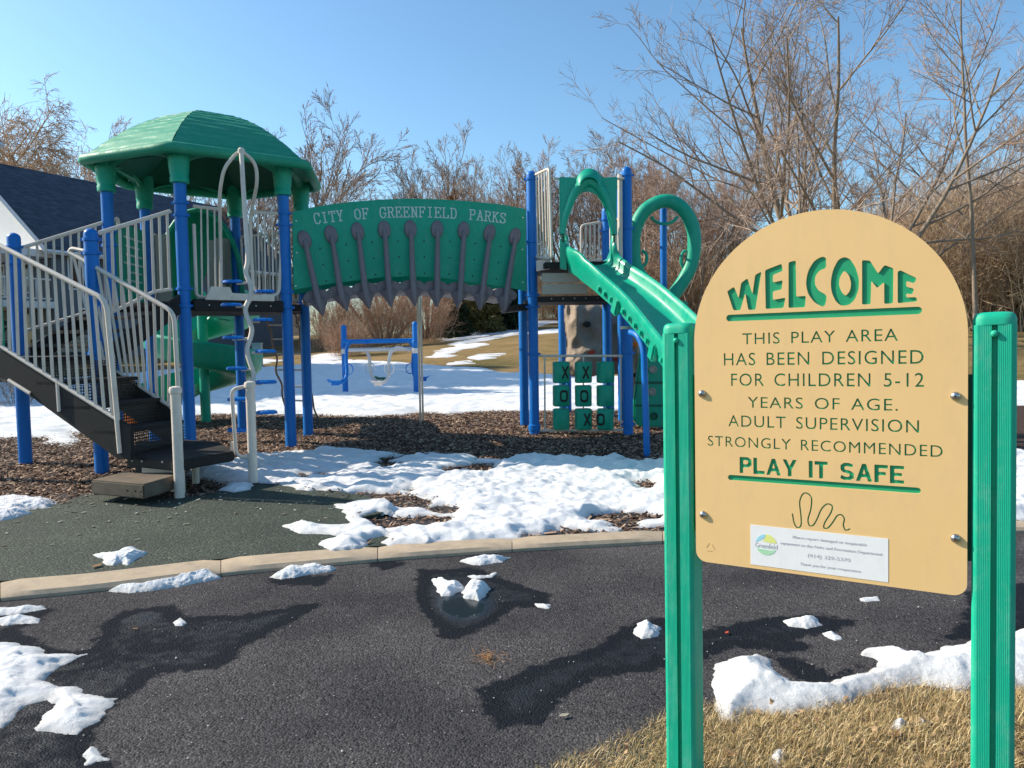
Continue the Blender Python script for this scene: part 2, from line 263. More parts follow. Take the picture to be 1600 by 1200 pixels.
M['soil'] = mat('straw_soil', (0.05, 0.033, 0.018), 0.95, (0.20, 0.14, 0.06), 30, 0.6, 1.0, 60, bdist=0.02)

# ------------------------------------------------------------------ object helpers
def link(name, me, m, parent=None, smooth=False):
    o = bpy.data.objects.new(name, me); COL.objects.link(o)
    if m is not None and len(me.materials) == 0: me.materials.append(m)
    if smooth and len(me.polygons): me.polygons.foreach_set('use_smooth', [True]*len(me.polygons))
    if parent is not None: o.parent = parent; o.matrix_parent_inverse = parent.matrix_world.inverted()
    return o
def tag(o, label=None, cat=None, group=None, kind=None):
    if label: o['label'] = label
    if cat: o['category'] = cat
    if group: o['group'] = group
    if kind: o['kind'] = kind
    return o
def thing(name, label, cat, loc=(0, 0, 0), group=None):
    o = bpy.data.objects.new(name, None); COL.objects.link(o); o.location = tuple(float(v) for v in loc); o.empty_display_size = 0.1
    o.matrix_world = Matrix.Translation(o.location); return tag(o, label, cat, group)
def npmesh(name, V, F, uvs=None, attrs=None):
    V = np.asarray(V, np.float32); F = np.asarray(F, np.int32); me = bpy.data.meshes.new(name); k = F.shape[1]
    me.vertices.add(len(V)); me.vertices.foreach_set('co', V.ravel()); me.loops.add(F.size); me.loops.foreach_set('vertex_index', F.ravel())
    me.polygons.add(len(F)); me.polygons.foreach_set('loop_start', np.arange(0, F.size, k, dtype=np.int32))
    if attrs:
        for a, v in attrs.items():
            at = me.attributes.new(a, 'FLOAT', 'POINT'); at.data.foreach_set('value', np.asarray(v, np.float32))
    me.update(calc_edges=True); me.validate(); return me
class MB:
    def __init__(s): s.v = []; s.f = []; s.uv = {}
    def add(s, V, F):
        n = len(s.v); s.v += [tuple(float(c) for c in p) for p in V]; s.f += [tuple(i+n for i in f) for f in F]; return s
    def box(s, c, sz, ax=None):
        hx, hy, hz = sz[0]/2, sz[1]/2, sz[2]/2; A = np.eye(3) if ax is None else np.array(ax, float)
        V = [np.array(c)+A[0]*x*hx+A[1]*y*hy+A[2]*z*hz for x in (-1, 1) for y in (-1, 1) for z in (-1, 1)]
        return s.add(V, [(0, 1, 3, 2), (4, 6, 7, 5), (0, 4, 5, 1), (2, 3, 7, 6), (0, 2, 6, 4), (1, 5, 7, 3)])
    def tube(s, P, r, n=10, closed=False, caps=True):
        P = [np.array(p, float) for p in P]; N = len(P); rs = r if hasattr(r, '__len__') else [r]*N; V = []; u = None
        for i in range(N):
            a = P[(i-1) % N] if (closed or i > 0) else P[i]; b = P[(i+1) % N] if (closed or i < N-1) else P[i]
            t = b-a; t /= np.linalg.norm(t)+1e-9
            if u is None:
                ref = np.array([0, 0, 1.0]) if abs(t[2]) < 0.9 else np.array([0, 1.0, 0]); u = np.cross(t, ref)
            u = u-t*(u@t); u /= np.linalg.norm(u)+1e-9; v = np.cross(t, u)
            for k in range(n):
                a2 = 2*math.pi*k/n; V.append(P[i]+rs[i]*(u*math.cos(a2)+v*math.sin(a2)))
        F = []
        for i in range(N if closed else N-1):
            j = (i+1) % N
            for k in range(n): F.append((i*n+k, i*n+(k+1) % n, j*n+(k+1) % n, j*n+k))
        if not closed and caps: F.append(tuple(range(n-1, -1, -1))); F.append(tuple((N-1)*n+k for k in range(n)))
        return s.add(V, F)
    def lathe(s, c, prof, n=20, ax=None):            # prof = [(r, h)], axis ax[2]
        A = np.eye(3) if ax is None else np.array(ax, float); V = []; c = np.array(c, float)
        for r, h in prof:
            for k in range(n):
                a = 2*math.pi*k/n; V.append(c+A[2]*h+r*(A[0]*math.cos(a)+A[1]*math.sin(a)))
        F = [(i*n+k, i*n+(k+1) % n, (i+1)*n+(k+1) % n, (i+1)*n+k) for i in range(len(prof)-1) for k in range(n)]
        F += [tuple(range(n-1, -1, -1)), tuple((len(prof)-1)*n+k for k in range(n))]
        return s.add(V, F)
    def prism(s, P, d):                              # polygon P (3d points) pushed along d
        P = [np.array(p, float) for p in P]; d = np.array(d, float); n = len(P)
        return s.add(P+[p+d for p in P], [tuple(range(n-1, -1, -1)), tuple(range(n, 2*n))]+[(i, (i+1) % n, n+(i+1) % n, n+i) for i in range(n)])
    def strip(s, rows, closed_u=False, closed_v=False):       # grid of points
        n = len(rows[0]); V = [p for r in rows for p in r]; F = []
        for i in range(len(rows) if closed_v else len(rows)-1):
            for k in range(n if closed_u else n-1):
                j = (i+1) % len(rows); F.append((i*n+k, i*n+(k+1) % n, j*n+(k+1) % n, j*n+k))
        return s.add(V, F)
    def build(s, name, m, parent=None, smooth=False, bevel=0, auto=True):
        me = bpy.data.meshes.new(name); me.from_pydata(s.v, [], s.f); me.update()
        import bmesh
        bm = bmesh.new(); bm.from_mesh(me); bmesh.ops.recalc_face_normals(bm, faces=bm.faces)
        if bevel:
            bmesh.ops.bevel(bm, geom=[e for e in bm.edges if len(e.link_faces) == 2 and e.calc_face_angle(0) > 0.6], offset=bevel, segments=2, affect='EDGES', clamp_overlap=True)
        if smooth:
            for f in bm.faces: f.smooth = True
            for e in bm.edges:
                if len(e.link_faces) == 2 and e.calc_face_angle(0) > 0.7: e.smooth = False
        bm.to_mesh(me); bm.free()
        return link(name, me, m, parent)
def tube(name, P, r, m, parent=None, n=10, closed=False): return MB().tube(P, r, n, closed).build(name, m, parent, True)
def curve_pts(P, n=6, closed=False):                 # Catmull-Rom
    P = [np.array(p, float) for p in P]; N = len(P); out = []
    for i in range(N if closed else N-1):
        g = lambda k: P[k % N] if closed else P[max(0, min(N-1, k))]
        a, b, c, d = g(i-1), g(i), g(i+1), g(i+2)
        for k in range(n):
            t = k/n; out.append(0.5*((2*b)+(-a+c)*t+(2*a-5*b+4*c-d)*t*t+(-a+3*b-3*c+d)*t**3))
    if not closed: out.append(P[-1])
    return out
def copy_tree(o, parent=None):
    c = o.copy(); COL.objects.link(c); c.parent = parent
    for ch in list(o.children): copy_tree(ch, c)
    return c
def post(name, x, y, z0, z1, parent, r=0.0635, m='blue', dome=True):
    pr = [(r, 0), (r, z1-z0-0.05)]+[(r*math.cos(a), z1-z0-0.05+r*math.sin(a)*0.9) for a in (0.3, 0.6, 0.9, 1.2, 1.45)] if dome else [(r, 0), (r, z1-z0)]
    return MB().lathe((x, y, z0), pr, 24).build(name, M[m], parent, True)
def clamp(x, y, z, parent, r=0.0635, m='blue'):
    b = MB().lathe((x, y, z-0.018), [(r+0.001, 0), (r+0.011, 0.004), (r+0.011, 0.032), (r+0.001, 0.036)], 20)
    for s in (-1, 1): b.box((x+s*(r+0.018), y-0.005, z), (0.022, 0.03, 0.026))
    return b.build('clamp', M[m], parent, True)

# ------------------------------------------------------------------ ground
def axis(lo, hi, segs):
    out = [lo]
    while out[-1] < hi:
        v = out[-1]; st = next((s for a, b, s in segs if a <= v < b), 8.0); out.append(v+st)
    return np.array(out)
xs = axis(-400, 400, [(-400, -60, 20), (-60, -20, 2), (-20, 20, 0.6), (20, 60, 2), (60, 400, 20)])
ys = axis(-40, 700, [(-40, 10, 3), (10, 30, 0.4), (30, 100, 1.5), (100, 700, 25)])
XX, YY = np.meshgrid(xs, ys)
def gridfaces(ny, nx, mask=None):
    i = np.arange(ny*nx).reshape(ny, nx); F = np.stack([i[:-1, :-1], i[:-1, 1:], i[1:, 1:], i[1:, :-1]], -1)
    return F[mask] if mask is not None else F.reshape(-1, 4)
V = np.stack([XX.ravel(), YY.ravel(), ter(XX, YY).ravel()], 1)
tag(link('lawn_ground', npmesh('ground', V, gridfaces(*XX.shape)), M['lawn'], smooth=True), 'dormant tan lawn rising gently towards the trees and houses', kind='structure')

CURB_FAR = [G(x, y, 0) for x, y in [(-500, 958), (0, 909), (150, 896), (345, 874), (590, 854), (800, 841), (1035, 829), (1250, 820), (1500, 815), (1800, 818), (2300, 830)]]
CURB_NEAR = [G(x, y-7, 0) for x, y in [(-500, 990), (0, 938), (150, 923), (345, 899), (590, 877), (800, 862), (1035, 849), (1250, 839), (1500, 833), (1800, 836), (2300, 849)]]
CF = curve_pts(CURB_FAR, 6); CN = curve_pts(CURB_NEAR, 6)
# asphalt with wet marks
AZ = -0.028
WET = [[(-60, 960), (90, 950), (60, 975), (30, 985), (70, 1005), (130, 1015), (160, 975), (190, 955), (270, 945), (285, 963), (400, 958), (500, 942), (445, 975), (400, 1000), (340, 1045), (240, 1055), (200, 1090), (165, 1140), (160, 1165), (195, 1200), (150, 1300), (-80, 1300)],
       [(650, 890), (740, 885), (790, 905), (860, 928), (855, 950), (800, 950), (770, 975), (720, 998), (690, 995), (680, 960), (650, 935)],
       [(748, 1080), (830, 1040), (930, 1010), (960, 985), (1010, 965), (1035, 960), (1100, 985), (1180, 965), (1270, 958), (1345, 970), (1310, 990), (1250, 1000), (1280, 1012), (1245, 1024), (1150, 1014), (1100, 1030), (1050, 1048), (930, 1060), (890, 1090), (850, 1130), (780, 1145), (760, 1130)],
       [(1180, 1015), (1260, 1030), (1300, 1055), (1350, 1030), (1340, 1060), (1290, 1072), (1240, 1065)], [(1500, 925), (1620, 910), (1640, 1000), (1560, 1005), (1480, 1000), (1440, 1015), (1500, 970)],
       [(560, 875), (600, 872), (640, 880), (600, 890)], [(420, 905), (520, 897), (505, 915), (440, 914)]]
xs = axis(-30, 30, [(-30, -3.6, 0.6), (-3.6, 3.6, 0.022), (3.6, 30, 0.6)]); ys = axis(-6, 6.2, [(-6, 1.7, 0.5), (1.7, 5.6, 0.022), (5.6, 7, 0.3)])
XX, YY = np.meshgrid(xs, ys); wet = np.full(XX.shape, -9.0)
for p in WET: wet = np.maximum(wet, sdf(XX, YY, [G(x, y, AZ) for x, y in p]))
wet = 0.5+np.clip(wet*4.5, -0.6, 0.45)+fbm(XX*3, YY*3, 5)*0.35
d = np.linalg.norm(np.stack([XX-G(720, 950, AZ)[0], YY-G(720, 950, AZ)[1]]), axis=0); wet += 0.9*np.exp(-(d/0.12)**2)
lowd = sdf(XX, YY, [G(x, y, AZ) for x, y in [(640, 1200), (1040, 1095), (1115, 1070), (1300, 1060), (1330, 1075), (1110, 1110), (1000, 1145), (860, 1210)]])
ZZ = AZ+0.006*fbm(XX*1.5, YY*1.5)
me = npmesh('asphalt', np.stack([XX.ravel(), YY.ravel(), ZZ.ravel()], 1), gridfaces(*XX.shape), attrs={'wet': wet.ravel()})
tag(link('asphalt_path', me, M['asphalt'], smooth=True), 'dark asphalt path with damp patches in front of the kerb', kind='structure')
# curb slabs
curb = thing('concrete_curb', 'long pale concrete kerb between asphalt path and play surface', 'kerb'); curb['kind'] = 'structure'
del curb['category']
allx = [12, 18, 21.3, 28, 36, 48]
cuts = [0, 6, 12.05, 18, 24.0, 30.1, 36, 42, 48, 54, 60]
cuts = [0, 9, 15, 20, 24, 30, 34, 38, 44, 50, 60]
NN = 8; CFa = curve_pts(CURB_FAR, NN); CNa = curve_pts(CURB_NEAR, NN); Lc = len(CFa)
joint = [0, 8, 24, 32, 40, 48, 56, 64, 72, Lc-1]
for a, b in zip(joint[:-1], joint[1:]):
    rows = []
    for i in range(a, b+1):
        f = CFa[i]; n_ = CNa[i]; e = 0.0
        if i == a: f = f+(CFa[i+1]-f)*0.02; n_ = n_+(CNa[i+1]-n_)*0.02
        if i == b: f = f+(CFa[i-1]-f)*0.02; n_ = n_+(CNa[i-1]-n_)*0.02
        dn = (n_-f)/np.linalg.norm(n_-f); Z = np.array([0, 0, 1.0]); k = 0.012 if i in (a, b) else 0.0
        rows.append([f-Z*0.2, f-Z*0.004+dn*0.0, f+dn*0.008+Z*(0.008-k), n_-dn*0.02+Z*(0.006-k), n_-Z*0.012, n_+dn*0.008-Z*0.2])
    mb = MB().strip(rows); n0 = len(rows[0]); mb.f.append(tuple(range(n0))); mb.f.append(tuple(range((len(rows)-1)*n0+n0-1, (len(rows)-1)*n0-1, -1)))
    mb.build('curb_slab', M['concrete'], curb, True)

# play surfaces
MAT_EDGE = [G(x, y, 0) for x, y in [(-300, 812), (-60, 806), (0, 799), (85, 789), (150, 770), (215, 772), (290, 777), (345, 768), (400, 756), (480, 762), (540, 770), (590, 782), (600, 800), (560, 812), (590, 835), (650, 852), (660, 870)]]
def curb_front(X):                      # y of the kerb's far edge at X
    c = np.array(CF); return np.interp(X, c[:, 0], c[:, 1])
curbc = [p for p in CF if p[0] < MAT_EDGE[-1][0]-0.02]
matpoly = [np.array([MAT_EDGE[0][0], MAT_EDGE[0][1]])]
me_edge = curve_pts(MAT_EDGE[:-1], 5)
matpoly = [p[:2] for p in me_edge]+[[p[0], p[1]+0.001] for p in reversed(curbc)]
bmv = [np.array([p[0], p[1], 0.004]) for p in matpoly]
o = MB().prism([b-np.array([0, 0, 0.1]) for b in bmv], (0, 0, 0.1)).build('rubber_mat', M['rubber']); tag(o, 'dark green rubber crumb surface in front of the steps', kind='structure')
xs = axis(-14, 12, [(-14, 12, 0.12)]); ys = axis(4.0, 14, [(4.0, 14, 0.12)]); XX, YY = np.meshgrid(xs, ys)
MUZ = lambda X, Y: -0.03+0.035*fbm(X*1.2, Y*1.2)-0.09*sstep(0.0, 0.25, curb_front(X)-Y+0.05)
fm = (YY[:-1, :-1] > curb_front(XX[:-1, :-1])-0.15)
tag(link('mulch_ground', npmesh('mulch', np.stack([XX.ravel(), YY.ravel(), (MUZ(XX, YY)).ravel()], 1), gridfaces(*XX.shape, mask=fm)), M['mulchbase'], smooth=True), 'dark bed of wood mulch under the play equipment', kind='structure')
# wood chips
n = 95000
cx = rng.uniform(-7.5, 5.0, n*2); cy = rng.uniform(4.4, 13.4, n*2)
ins = sdf(cx, cy, matpoly)
keep = (ins < -0.0) & (cy > curb_front(cx)+0.03) & (np.abs(cx) < cy*0.78+0.3)
keep |= (ins < 0.12) & (ins > 0) & (rng.random(n*2) < 0.10)
cx = cx[keep][:n]; cy = cy[keep][:n]; n = len(cx)
L = rng.uniform(0.012, 0.038, n); W = rng.uniform(0.004, 0.012, n); T = rng.uniform(0.002, 0.005, n); yaw = rng.uniform(0, math.pi*2, n); pit = rng.normal(0, 0.28, n); rl = rng.normal(0, 0.5, n)
cz = np.maximum(MUZ(cx, cy), np.where(sdf(cx, cy, matpoly) > 0, 0.006, -1))+rng.uniform(0.002, 0.016, n)
ex = np.stack([np.cos(yaw)*np.cos(pit), np.sin(yaw)*np.cos(pit), np.sin(pit)], 1)*L[:, None]
ey = np.stack([-np.sin(yaw)*np.cos(rl), np.cos(yaw)*np.cos(rl), np.sin(rl)], 1)*W[:, None]
ez = np.cross(ex, ey); ez /= np.linalg.norm(ez, axis=1)[:, None]+1e-9; ez *= T[:, None]
c0 = np.stack([cx, cy, cz], 1)
V = np.stack([c0-ex-ey, c0+ex-ey*0.4, c0+ex*0.85+ey, c0-ex+ey*0.7, c0-ex*0.8+ez, c0+ex*0.8+ez], 1).reshape(-1, 3)
i = np.arange(n)[:, None]*6
F3 = np.concatenate([i+np.array([0, 1, 5]), i+np.array([0, 5, 4]), i+np.array([2, 3, 4]), i+np.array([2, 4, 5]), i+np.array([1, 2, 5]), i+np.array([3, 0, 4])])
tag(link('wood_chips', npmesh('chips', V, F3), M['mulch']), 'brown wood chips scattered over the play area bed', 'mulch', kind='stuff')
# pale chips strewn over the rubber mat
n = 240; cx = rng.uniform(-4.5, -1.0, 1500); cy = rng.uniform(4.2, 6.3, 1500); k = (sdf(cx, cy, matpoly) > 0.03); cx = cx[k]; cy = cy[k]
pr = np.exp(-((cy-5.6)/0.5)**2)+0.15; k = rng.random(len(cx)) < pr*0.22; cx = cx[k]; cy = cy[k]; n = len(cx)
mb = MB()
for a, b in zip(cx, cy):
    t = random.uniform(0, 6.28); l_ = random.uniform(0.005, 0.02); w_ = random.uniform(0.003, 0.008); u = np.array([math.cos(t), math.sin(t), random.uniform(-.2, .2)]); v = np.array([-u[1], u[0], 0])
    mb.prism([np.array([a, b, 0.008])-u*l_-v*w_*0.6, np.array([a, b, 0.008])+u*l_-v*w_, np.array([a, b, 0.008])+u*l_*0.8+v*w_, np.array([a, b, 0.008])-u*l_*0.9+v*w_*0.7], (0, 0, 0.004))
M['palechip'] = mat('pale_chips', (0.12, 0.10, 0.07), 0.8, (0.52, 0.50, 0.44), island=[(0.5, (0.3, 0.27, 0.2))])
tag(mb.build('loose_chips', M['palechip']), 'pale loose wood chips strewn over the rubber mat', 'wood chips', kind='stuff')

# ------------------------------------------------------------------ snow
def snow(name, polys, holes=(), zf=None, thick=0.05, wd=0.12, res=0.02, en=0.05, es=4.0, bump=0.02, bs=6.0, pts=G, zz=0.0, seed=0, xlim=None, minthick=0.0, melt=0, soft=0):
    def topoly(p): return [(pts(x, y, zz) if pts is G else pts(x, y))[:2] for x, y in p]
    PP = [topoly(p) for p in polys]; HH = [topoly(p) for p in holes]
    A = np.concatenate([np.array(p) for p in PP]); lo = A.min(0)-3*res-en; hi = A.max(0)+3*res+en
    if xlim: lo[0] = max(lo[0], xlim[0]); hi[0] = min(hi[0], xlim[1])
    xs = np.arange(lo[0], hi[0], res); ys = np.arange(lo[1], hi[1], res*(1.0)); X, Y = np.meshgrid(xs, ys)
    d = np.full(X.shape, -9.0)
    for p in PP: d = np.maximum(d, sdf(X, Y, p))
    for h in HH: d = np.minimum(d, -sdf(X, Y, h))
    sx = seed*7.3
    if soft: d = d-0.35*np.clip(d, 0, None)*(fbm(X*22+sx, Y*22, 3)+0.3)
    d = d+fbm(X*es+sx, Y*es+sx, 4)*2*en
    if melt: d = d+np.minimum(0, (fbm(X*1.1+sx+5, Y*2.0+sx, 4)-melt[1]))*melt[0]
    wq = min(wd*1.6, max(float(d.max())*1.15, 0.004)); tq = np.clip(d/wq, 0, 1); h = thick*(tq**0.8 if soft < 2 else 0.55*tq+0.45*sstep(0, 1, tq))*min(1.0, 0.35+0.65*wq/(wd*1.6))
    cover = sstep(0, wd*1.5, d)
    b1 = fbm(X*bs+sx, Y*bs*1.25+sx, 3)
    h = h+bump*(b1*2)*cover+bump*0.35*fbm(X*bs*4+sx, Y*bs*4, 2)*cover
    z0 = zf(X, Y) if zf else zz
    Z = z0+np.where(d > 0, np.maximum(h, 0.003), np.clip(d*0.6, -0.02, 0))
    keep = (d > -res*1.5); fm = keep[:-1, :-1] | keep[1:, :-1] | keep[:-1, 1:] | keep[1:, 1:]
    V = np.stack([X.ravel(), Y.ravel(), Z.ravel()], 1); F = gridfaces(*X.shape, mask=fm)
    used = np.unique(F); mp = -np.ones(len(V), int); mp[used] = np.arange(len(used))
    thin = np.clip(1-d.ravel()/(wd*0.8), 0, 1)[used]
    return link(name, npmesh(name, V[used], mp[F], attrs={'thin': thin}), M['snow'], smooth=True)
mz = lambda X, Y: np.maximum(MUZ(X, Y)+0.012, np.where(sdf(X, Y, matpoly) > -0.05, 0.006, -1))
tag(snow('snow_cover', [[(296, 738), (312, 722), (400, 711), (470, 704), (560, 700), (640, 708), (700, 703), (760, 712), (830, 705), (900, 715), (960, 710), (1035, 718), (1200, 712), (1500, 700), (1800, 705), (1800, 800), (1500, 812), (1200, 818), (1035, 824), (960, 833), (900, 830), (880, 834), (800, 843), (760, 845), (700, 848), (640, 858), (585, 862), (590, 847), (600, 840), (570, 847), (560, 860), (525, 860), (500, 852), (495, 845), (530, 840), (500, 832), (450, 830), (445, 822), (480, 818), (530, 825), (560, 817), (525, 802), (530, 790), (600, 780), (560, 768), (480, 768), (400, 752), (330, 750)]],
         [[(606, 776), (640, 768), (678, 776), (660, 789), (620, 787)], [(628, 760), (645, 754), (660, 762), (640, 767)], [(668, 790), (695, 784), (722, 790), (700, 798)], [(565, 808), (620, 800), (702, 804), (690, 818), (600, 822)],
          [(584, 720), (604, 714), (624, 722), (600, 729)], [(944, 802), (970, 796), (990, 808), (978, 822), (950, 818)], [(830, 834), (870, 828), (912, 832), (900, 846), (850, 848)], [(998, 755), (1012, 750), (1030, 756), (1010, 761)], [(440, 772), (500, 766), (520, 774), (470, 778)], [(460, 738), (500, 735), (520, 741), (480, 745)], [(700, 730), (740, 727), (750, 733), (710, 736)]],
         zf=mz, thick=0.045, wd=0.09, res=0.015, en=0.10, es=5.5, bump=0.040, bs=7.5, seed=1, xlim=(-4, 6), melt=(1.3, -0.02)), 'broken sheet of melting snow over the mulch between bridge and kerb', 'snow', kind='stuff')
tag(snow('lawn_snow', [[(-500, 705), (0, 701), (60, 698), (75, 709), (110, 713), (125, 700), (115, 690), (145, 688), (205, 690), (260, 670), (300, 657), (340, 652), (420, 656), (500, 659), (560, 663), (640, 660), (660, 655), (700, 659), (740, 652), (770, 650), (820, 652), (1000, 650), (1100, 648), (1300, 640), (1700, 640), (1700, 598), (1200, 592), (1000, 590), (850, 585), (780, 581), (755, 575), (700, 573), (640, 567), (560, 564), (480, 568), (440, 574), (300, 575), (130, 590), (0, 600), (-500, 620)]],
         zf=lambda X, Y: np.maximum(ter(X, Y), np.where(Y < 14, MUZ(X, Y), -1)), thick=0.06, wd=0.35, res=0.05, en=0.20, es=1.8, bump=0.05, bs=3.6, seed=2, pts=GT, xlim=(-16, 12)), 'wide sheet of snow on the lawn behind the play equipment', 'snow', kind='stuff')
hill = [[(673, 549), (705, 541), (760, 533), (765, 538), (740, 545), (708, 551)], [(684, 530), (729, 520), (812, 505), (880, 498), (880, 504), (812, 517), (760, 526), (729, 531), (690, 534)], [(703, 515), (765, 508), (790, 506), (760, 514), (715, 519)],
        [(722, 560), (745, 553), (784, 552), (782, 560), (745, 564)], [(476, 560), (500, 553), (532, 552), (534, 562), (500, 567), (470, 570)], [(660, 558), (700, 553), (715, 556), (680, 562)], [(690, 566), (740, 562), (742, 568), (700, 571)], [(820, 488), (880, 484), (1000, 486), (1080, 484), (1100, 490), (980, 492), (840, 494)], [(800, 523), (840, 516), (900, 512), (900, 517), (850, 523)],
        [(330, 496), (420, 492), (440, 500), (380, 505), (330, 503)], [(340, 567), (420, 560), (450, 563), (400, 572), (345, 574)],
        [(690, 539), (740, 529), (800, 519), (830, 515), (820, 521), (760, 533), (715, 541)], [(760, 500), (830, 490), (835, 496), (780, 506)], [(680, 549), (720, 546), (705, 555), (672, 556)], [(1030, 498), (1090, 495), (1090, 500), (1035, 503)]]
tag(snow('hill_snow', hill, zf=ter, thick=0.05, wd=0.5, res=0.11, en=0.30, es=0.8, bump=0.02, bs=1.3, seed=3, pts=GT, melt=(3.0, -0.02)), 'streaks of snow left on the tan grass slope in the distance', 'snow', kind='stuff')
zA = lambda X, Y: AZ+0.006*fbm(X*1.5, Y*1.5)
GA = lambda x, y, z=0: G(x, y, z)
def clump(px, label, thick=0.026, wd=0.04, onm=False, en=0.02, group='small snow clumps left on path and mat', name='snow_clump', res=0.004, bump=0.011, cat='snow', s=None):
    z = AZ if not onm else (0.0 if onm is True else onm)
    o = snow(name, px, zf=(zA if not onm else (lambda X, Y: 0.004 if onm is True else onm)), thick=thick, wd=wd, res=res, en=en, es=16, bump=bump, bs=18, seed=s or len(bpy.data.objects), zz=z, soft=1)
    return tag(o, label, cat, group)
clump([[(-60, 1003), (0, 1005), (60, 1010), (80, 1022), (138, 1022), (100, 1040), (70, 1060), (80, 1070), (120, 1075), (128, 1088), (190, 1090), (150, 1130), (120, 1145), (65, 1140), (60, 1122), (85, 1100), (75, 1092), (40, 1100), (0, 1135), (-60, 1150)]], 'large ragged snow patch at the left edge of the asphalt', 0.035, 0.06, res=0.008, bump=0.016, en=0.03)
clump([[(-60, 950), (0, 949), (70, 947), (75, 952), (40, 957), (0, 962), (-60, 965)]], 'upper thin strip of snow at the far left of the asphalt', 0.03)
clump([[(-60, 972), (0, 968), (40, 963), (65, 967), (60, 974), (0, 977), (-60, 980)]], 'lower thin strip of snow at the far left of the asphalt', 0.03)
clump([[(131, 1181), (142, 1170), (152, 1178), (170, 1188), (150, 1190), (137, 1193)]], 'small dirty snow crumb near the bottom left corner', 0.015, 0.02)
clump([[(266, 973), (280, 967), (294, 974), (287, 980), (272, 979)]], 'single snow crumb inside the large wet patch on the left', 0.015, 0.02)
clump([[(143, 868), (175, 868), (190, 862), (215, 860), (228, 866), (210, 877), (200, 884), (190, 882), (175, 886), (163, 881), (160, 873)]], 'flat snow patch alone on the dark rubber mat', 0.035, 0.03, True)
clump([[(173, 924), (190, 917), (235, 915), (265, 908), (300, 899), (335, 894), (344, 903), (300, 913), (250, 921), (200, 928)]], 'long snow drift against the kerb, left of the crack', 0.05, 0.04)
clump([[(422, 902), (445, 892), (490, 886), (530, 887), (520, 893), (490, 897), (440, 905)]], 'shorter snow drift at the foot of the kerb below the steps', 0.035, 0.03)
clump([[(722, 877), (755, 869), (797, 872), (785, 879), (750, 884)]], 'snow patch at the foot of the kerb below the bridge', 0.03, 0.03)
clump([[(674, 905), (690, 909), (722, 914), (722, 922), (705, 930), (690, 932), (683, 920)]], 'left one of two touching snow lumps above the puddle', 0.034, 0.025)
clump([[(724, 918), (740, 910), (756, 914), (766, 920), (760, 930), (750, 941), (726, 935)]], 'right rounder one of two touching snow lumps above the puddle', 0.042, 0.025)
clump([[(730, 900), (765, 899), (775, 895), (770, 903), (745, 905)]], 'thin snow sliver just above the two lumps', 0.012, 0.02)
clump([[(831, 940), (842, 943), (861, 945), (858, 951), (838, 949)]], 'small curved snow sliver on the middle asphalt', 0.012, 0.02)
clump([[(990, 988), (1000, 975), (1012, 972), (1031, 982), (1028, 994), (1003, 998)]], 'snow lump beside the left sign post', 0.035, 0.03)
clump([[(1226, 971), (1245, 965), (1272, 964), (1287, 977), (1262, 984), (1235, 978)]], 'snow lump in the puddle below the sign panel', 0.03, 0.03)
clump([[(1289, 990), (1300, 990), (1316, 998), (1305, 1003)]], 'tiny snow crumb in the puddle below the sign panel', 0.012, 0.015)
clump([[(1340, 815+120), (1370, 933), (1372, 938), (1345, 940)]], 'thin snow sliver on the asphalt near the right sign post', 0.012, 0.02)
clump([[(-40, 783), (0, 783), (30, 779), (90, 784), (75, 795), (40, 798), (50, 803), (20, 812), (-40, 820)]], 'snow patch at the left edge where mulch meets rubber mat', 0.05, 0.05, True)
clump([[(343, 766), (362, 756), (395, 757), (392, 766), (365, 771)]], 'snow patch at the foot of the short tan handrail post', 0.03, 0.04, True)
tag(snow('snow_bank', [[(1113, 1045), (1120, 1030), (1150, 1022), (1180, 1016), (1202, 1022), (1208, 1038), (1240, 1060), (1290, 1064), (1330, 1047), (1350, 1045), (1375, 1036), (1372, 1024), (1345, 1015), (1350, 1007), (1400, 1005), (1430, 1018), (1480, 1005), (1517, 997), (1560, 985), (1800, 940), (1850, 1080), (1600, 1070), (1500, 1072), (1440, 1062), (1390, 1066), (1330, 1090), (1300, 1100), (1260, 1105), (1180, 1108), (1150, 1124), (1126, 1120), (1112, 1100), (1120, 1080)]],
         zf=zA, thick=0.075, wd=0.085, res=0.007, en=0.022, es=14, bump=0.020, bs=8, seed=9, zz=AZ+0.02, soft=1), 'thick lumpy snow bank along the edge of the grass behind the sign', 'snow', kind='stuff')

# ------------------------------------------------------------------ grass verge
VB = [(500, 1420), (700, 1290), (860, 1203), (930, 1170), (960, 1150), (1000, 1143), (1036, 1122), (1060, 1105), (1115, 1108), (1180, 1098), (1300, 1085), (1400, 1058), (1600, 1062), (2000, 1050)]
vb = [G(x, y, AZ)[:2] for x, y in VB]; vpoly = vb+[np.array([6.0, 1.0]), np.array([6.0, -3.0]), np.array([-3.0, -3.0]), np.array([-3.0, 0.6])]
xs = np.arange(-3.2, 6.2, 0.05); ys = np.arange(-3.2, 4.6, 0.05); XX, YY = np.meshgrid(xs, ys); dv = sdf(XX, YY, vpoly)+fbm(XX*5, YY*5)*0.05
vz = lambda d, X, Y: AZ-0.012+0.03*sstep(-0.02, 0.35, d)+0.025*fbm(X*3, Y*3)*sstep(0, .2, d)
keep = dv > -0.06; fm = keep[:-1, :-1] | keep[1:, 1:]
tag(link('verge_ground', npmesh('verge', np.stack([XX.ravel(), YY.ravel(), vz(dv, XX, YY).ravel()], 1), gridfaces(*XX.shape, mask=fm)), M['soil'], smooth=True), 'strip of soil and thatch under the dry grass beside the path', kind='structure')
n = 230000; gx = rng.uniform(-0.4, 2.6, n); gy = rng.uniform(1.55, 3.1, n); dg = sdf(gx, gy, vpoly)+fbm(gx*5, gy*5)*0.05
k = (dg > -0.01) & (gx < gy*0.9+0.3); gx, gy, dg = gx[k], gy[k], dg[k]; n = len(gx)
